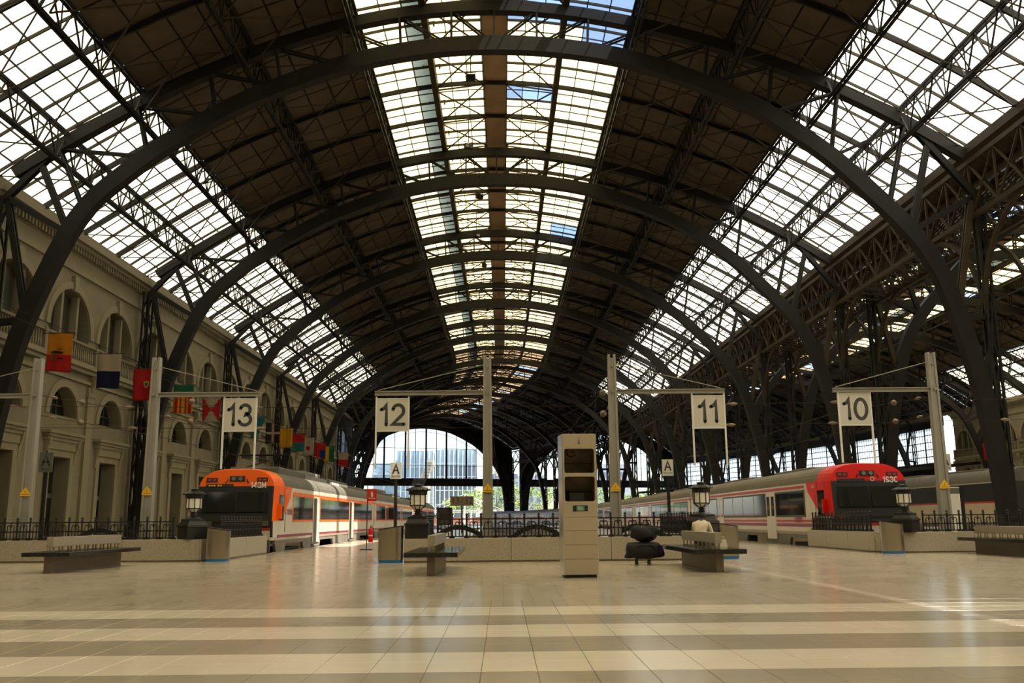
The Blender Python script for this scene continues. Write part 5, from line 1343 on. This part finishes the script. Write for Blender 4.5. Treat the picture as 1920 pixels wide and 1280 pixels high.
m = MB(); m.prism([(.02, -.95), (.16, -1.1), (.30, -.95), (.30, -.70), (.02, -.70)], lambda x, z: (x, -.105, z), lambda x, z: (x, -.095, z)); m.build('crest', 'flag_yellow', crest)
m = MB(); m.prism([(.08, -.93), (.16, -1.02), (.24, -.93), (.24, -.78), (.08, -.78)], lambda x, z: (x, -.112, z), lambda x, z: (x, -.106, z)); m.build('crest_field', 'flag_teal', crest)
rf = flag(76.6, 145.0, lambda u, v: 'flag_red', 'dark red flag hanging on the far right stone pavilion', 1.1, 2.7, 12.3)
fw_ = MB()
for x in (-20.45, -19.6): fw_.tube((x, 26.5, 9.612), (x, 125.6, 9.612), .012, 5)
tag(fw_.build('flag_wires', 'iron'), 'pair of thin wires carrying the flags along the facade', 'wire', kind='stuff')

# ================================================================ OVERHEAD WIRES AND INSULATORS
def insulator(parent):
    m = MB(); m.lathe([(.02, -.14), (.05, -.12), (.09, -.05), (.105, .0), (.09, .05), (.05, .12), (.02, .14)], 12); o = m.build('insulator', 'ceramic', parent, smooth=True); o.rotation_euler = (PI / 2, 0, 0); return o
for px, py, ex, lab in ((-14.14, 27.8, -13.4, 'pair of overhead wires with insulators behind the leftmost post'), (-10.55, 27.8, -9.75, 'pair of overhead wires with insulators above the orange-nosed train'),
                    (-0.42, 26.35, -0.45, 'pair of overhead wires with insulators left of the kiosk'), (3.2, 26.35, 3.2, 'pair of overhead wires with round insulators right of the kiosk'), (14.05, 29.5, 13.35, 'pair of overhead wires with insulators above the red train nose')):
    w = thing('overhead_wire', lab, 'wire', (0, 0, 0), 0, 'overhead line wires')
    for z0, z1 in ((4.95, 5.2), (4.35, 4.4)):
        pts = [Vector((px, py, z0)), Vector((ex, py + 8, z1))] + [hp(s, ex, z1) for s in (60, 100, 148, 170, 190, 210, 240)]
        m = MB()
        for a, b in zip(pts[:-1], pts[1:]): m.tube(a, b, .011, 5)
        m.build('wire', 'iron_dusty', w)
        o = insulator(w); o.location = Vector((px, py, z0)).lerp(Vector((ex, py + 8, z1)), .32)
        o = insulator(w); o.scale = (.5, .5, 1.6); o.location = Vector((px, py, z0)).lerp(Vector((ex, py + 8, z1)), .12)
for z, y, lab in ((5.0, 30.0, 'upper cross-span wire running across the hall'), (4.35, 30.4, 'lower cross-span wire running across the hall')):
    w = thing('span_wire', lab, 'wire', (0, y, z), 0, 'cross-span wires')
    m = MB(); xs = np.linspace(-25, 24.5, 40)
    for a, b in zip(xs[:-1], xs[1:]): m.tube((a, 0, -.25 * math.sin(PI * (a + 25) / 49.5)), (b, 0, -.25 * math.sin(PI * (b + 25) / 49.5)), .009, 4)
    m.build('wire', 'iron_dusty', w)
    for x in (-12.2, -8.0, 7.6, 11.0, 16.8):
        m = MB(); m.lathe([(.015, -.16), (.04, -.1), (.06, 0), (.04, .1), (.015, .16)], 8); o = m.build('insulator', 'ceramic', w); o.rotation_euler = (0, PI / 2, 0); o.location = (x, 0, -.25 * math.sin(PI * (x + 25) / 49.5))

# ================================================================ TRACK ENDS
for x, lab in ((-1.3, 'dark arched buffer stop left of the kiosk post'), (1.05, 'dark arched buffer stop behind the kiosk'), (4.15, 'dark arched buffer stop behind the luggage'), (-12.9, 'dark arched buffer stop behind the left railing')):
    b = thing('buffer_stop', lab, 'buffer', (x, 28.4 if x > -5 else 30.2, -1.04), 0, 'buffer stops at the track ends')
    pts = [(-.75, 0, 1.62), (-.5, 0, 1.80), (-.2, 0, 1.92), (.1, 0, 1.92), (.45, 0, 1.80), (.75, 0, 1.60)]; m = MB()
    for p, q in zip(pts[:-1], pts[1:]): m.beam(p, q, .18, .14)
    m.build('arched_beam', 'cast_iron', b)
    for xx in (-.72, .72): m = MB(); m.box(xx - .13, xx + .13, -.15, .15, 0, 1.62); m.build('upright', 'cast_iron', b)
    for xx in (-.72, .72): m = MB(); m.tube((xx, -.05, 1.5), (xx, .6, 1.5), .11, 12); m.build('buffer_head', 'iron', b)
    m = MB(); m.beam((0, .1, 1.0), (0, 1.8, 0.05), .2, .2); m.build('raking_strut', 'iron', b)
d = thing('platform_board', 'distant brown hanging board reading 13 and 12 beyond the railing', 'sign', (-3.5, 80, 0))
MB().box(-1.0, 1.0, -.05, .05, 2.3, 3.1).build('board', 'ceramic', d); m = MB(); m.tube((0, .08, 0), (0, .08, 2.6), .07, 8); m.build('pole', 'iron', d)
lettering('number', '13', .75, 'ink', d, (-.55, -.06, 2.7), 0, .01, .003); lettering('number', '12', .75, 'ink', d, (.6, -.06, 2.7), 0, .01, .003); lettering('arrow_mark', '/', .6, 'ink', d, (.02, -.06, 2.7), 0, .01, .003)
d = thing('notice_case', 'distant dark notice case on the platform beside the orange train', 'notice', (-5.6, 90, 0))
MB().box(-.75, .75, -.15, .15, .6, 2.3).build('case', 'black', d); MB().box(-.65, .65, -.17, -.15, .7, 2.2).build('glass', 'dark_glass', d)
for xx in (-.6, .6): MB().box(xx - .05, xx + .05, -.05, .05, 0, .6).build('leg', 'black', d)
d = thing('info_totem', 'pale information board standing beside the red-nosed train', 'notice', (19.9, 41, 0))
MB().box(-.33, .33, -.05, .05, .3, 2.35).build('panel', 'sign_white', d); MB().box(-.33, .33, -.055, -.05, 2.05, 2.3).build('header', 'train_grey', d); MB().box(-.4, .4, -.15, .15, 0, .3).build('foot', 'iron', d); MB().box(.34, .5, -.05, .05, 0, 2.4).build('post', 'iron', d)

# ================================================================ BEYOND THE GLAZED END
def at(px, py, Y):
    r = fw + rt * ((px - 960) / F_PX) - up * ((py - 640) / F_PX); t = Y / r.y; return Vector((r.x * t, Y, CAM_H + r.z * t))
def fin_tower(lab, px0, px1, py_top, Y, split, cat_='building', skin='tower_glass', low='tower_dark', step=1.6, depth=24):
    a, b = at(px0, py_top, Y), at(px1, py_top, Y); x0, x1, zt = a.x, b.x, a.z
    t = thing('office_tower', lab, cat_, ((x0 + x1) / 2, Y, -1.2), 0, 'buildings beyond the glazed end'); cx = (x0 + x1) / 2
    zs = at(px0, split, Y).z
    MB().box(x0 - cx, x1 - cx, 0, depth, zs + 1.2, zt + 1.2).build('upper_block', skin, t); MB().box(x0 - cx, x1 - cx, .5, depth, 0, zs + 1.2).build('lower_block', low, t)
    n = int((x1 - x0) / step)
    for i in range(n + 1):
        x = x0 - cx + (x1 - x0) * i / n; MB().box(x - .16, x + .16, -.5, 0, random.uniform(0, 6), zt + 1.2 + random.uniform(-.8, 1.0)).build('fin', 'tower_fin', t)
    for k in range(5): z = 3 + (zt - 2) * k / 5; MB().box(x0 - cx, x1 - cx, -.12, 0, z, z + .25).build('floor_band', 'tower_fin', t)
    return t, cx
fin_tower('tall pale glass tower with white fins at the left of the glazed end', 744, 813, 845, 345, 878, low='tower_glass')
t2, cx2 = fin_tower('darker glass block with upright fins right of the pale tower', 817, 893, 843, 350, 873)
fin_tower('pale blue glass block at the far left of the end arch', 700, 742, 868, 360, 890, low='tower_glass', step=3)
tn = thing('curved_building', 'tan curved building wall leaning between the glass blocks', 'building', at(790, 975, 335) * 1.0, 0, 'buildings beyond the glazed end')
pts = [at(800, 862, 335), at(812, 862, 335), at(812, 872, 335), at(804, 885, 335), at(801, 985, 335), at(784, 985, 335), at(788, 892, 335), at(798, 876, 335)]; o0 = tn.location.copy()
MB().prism([(p.x - o0.x, p.z - o0.z) for p in pts], lambda x, z: (x, 0, z), lambda x, z: (x, 8, z)).build('curved_wall', 'tower_tan', tn)
for k in range(7):
    p, q = at(802 - k * .8, 868 + k * 6, 335), at(810 - k * 1.2, 868 + k * 6, 335); MB().box(p.x - o0.x - 1, q.x - o0.x, -.3, 0, p.z - o0.z, p.z - o0.z + .3).build('floor_band', 'tower_dark', tn)
for x0, x1, Y, zt, lab in ((24, 52, 372, 24, 'grey apartment block behind the trees at the right'), (-6, 18, 380, 20, 'long pale block behind the trees in the middle')):
    t = thing('apartment_block', lab, 'building', ((x0 + x1) / 2, Y, -1.2), 0, 'buildings beyond the glazed end'); w = (x1 - x0) / 2
    MB().box(-w, w, 0, 14, 0, zt).build('wall', 'block_wall', t)
    for i in range(7):
        for j in range(5): MB().box(-w + 1.2 + i * (2 * w - 2) / 7, -w + 2.8 + i * (2 * w - 2) / 7, -.1, .05, 6 + j * 3.2, 7.9 + j * 3.2).build('window', 'tower_dark', t)
def tree(x, y, h, r, lab, mt, seed):
    rnd = random.Random(seed); t = thing('tree', lab, 'tree', (x, y, -1.2), 0, 'trees beyond the glazed end')
    m = MB(); m.path([(0, 0, 0), (.1, 0, h * .3), (-.1, .1, h * .55), (0, 0, h * .8)], [.28, .22, .15, .05], 7); m.build('trunk', 'bark', t)
    m = MB(); cl = [(rnd.uniform(-r, r) * .7, rnd.uniform(-r, r) * .6, h * rnd.uniform(.42, .86)) for _ in range(9)]
    for _ in range(520):
        c = rnd.choice(cl); d = Vector((rnd.gauss(0, 1), rnd.gauss(0, 1), rnd.gauss(0, .8))).normalized() * (r * .5 * rnd.uniform(.5, 1)); p = Vector(c) + d
        u = Vector((rnd.gauss(0, 1), rnd.gauss(0, 1), rnd.gauss(0, 1))).normalized(); v = u.orthogonal().normalized(); k = rnd.uniform(.22, .5)
        m.add([p - u * k, p - v * k * .6, p + u * k, p + v * k * .6], [(0, 1, 2, 3)])
    tag(m.build('crown', mt, t), kind='stuff')
TP = [(712, 9), (738, 8.5), (765, 6), (846, 8), (878, 10.5), (905, 12), (932, 12.5), (962, 12), (990, 12.5), (1020, 11.5), (1050, 12.5), (1082, 12), (1115, 11.5), (1150, 12), (1185, 11.5), (1222, 12), (1260, 11)]
for i, (px, h) in enumerate(TP):
    Y = 296 + (i * 7) % 22; p = at(px, 970, Y)
    tree(p.x, Y, h + 2.2, 4.2 if h > 9 else 3.2, f'{("light" if i % 2 else "dark")} green leafy tree beyond the end arch, {ORD[i] if i < 16 else "last"} from the left', 'leaf_light' if i % 2 else 'leaf', 40 + i)
for Y, x0, x1, lab in ((268, -34, 42, 'white steel portal frames over the tracks outside the hall'), (282, -40, 50, 'farther row of white steel portal frames outside the hall')):
    t = thing('track_portal', lab, 'portal', (0, Y, -1.2), 0, 'white portals outside the hall')
    for z in (4.6, 5.1): MB().box(x0, x1, -.08, .08, z - .1, z + .1).build('cross_beam', 'white_metal', t)
    for x in np.arange(x0, x1 + 1, 7.6): MB().box(x - .14, x + .14, -.14, .14, 0, 5.2).build('leg', 'white_metal', t)
t = thing('catenary_mast', 'white mast with stays seen below the cross beam', 'mast', (at(871, 975, 275).x, 275, -1.2)); m = MB(); m.tube((0, 0, 0), (0, 0, 10), .22, 8); m.build('mast', 'white_metal', t)
for sg in (-1, 1):
    for z in (9.8, 8.6): m = MB(); m.tube((0, 0, z), (sg * 13, 0, z - 5.4), .06, 5); m.build('stay', 'white_metal', t)
tag(MB().box(-60, 60, 285.5, 286, -1.2, 1.9).build('boundary_wall', 'brick_red'), 'low brick-red boundary wall beyond the tracks', 'wall')
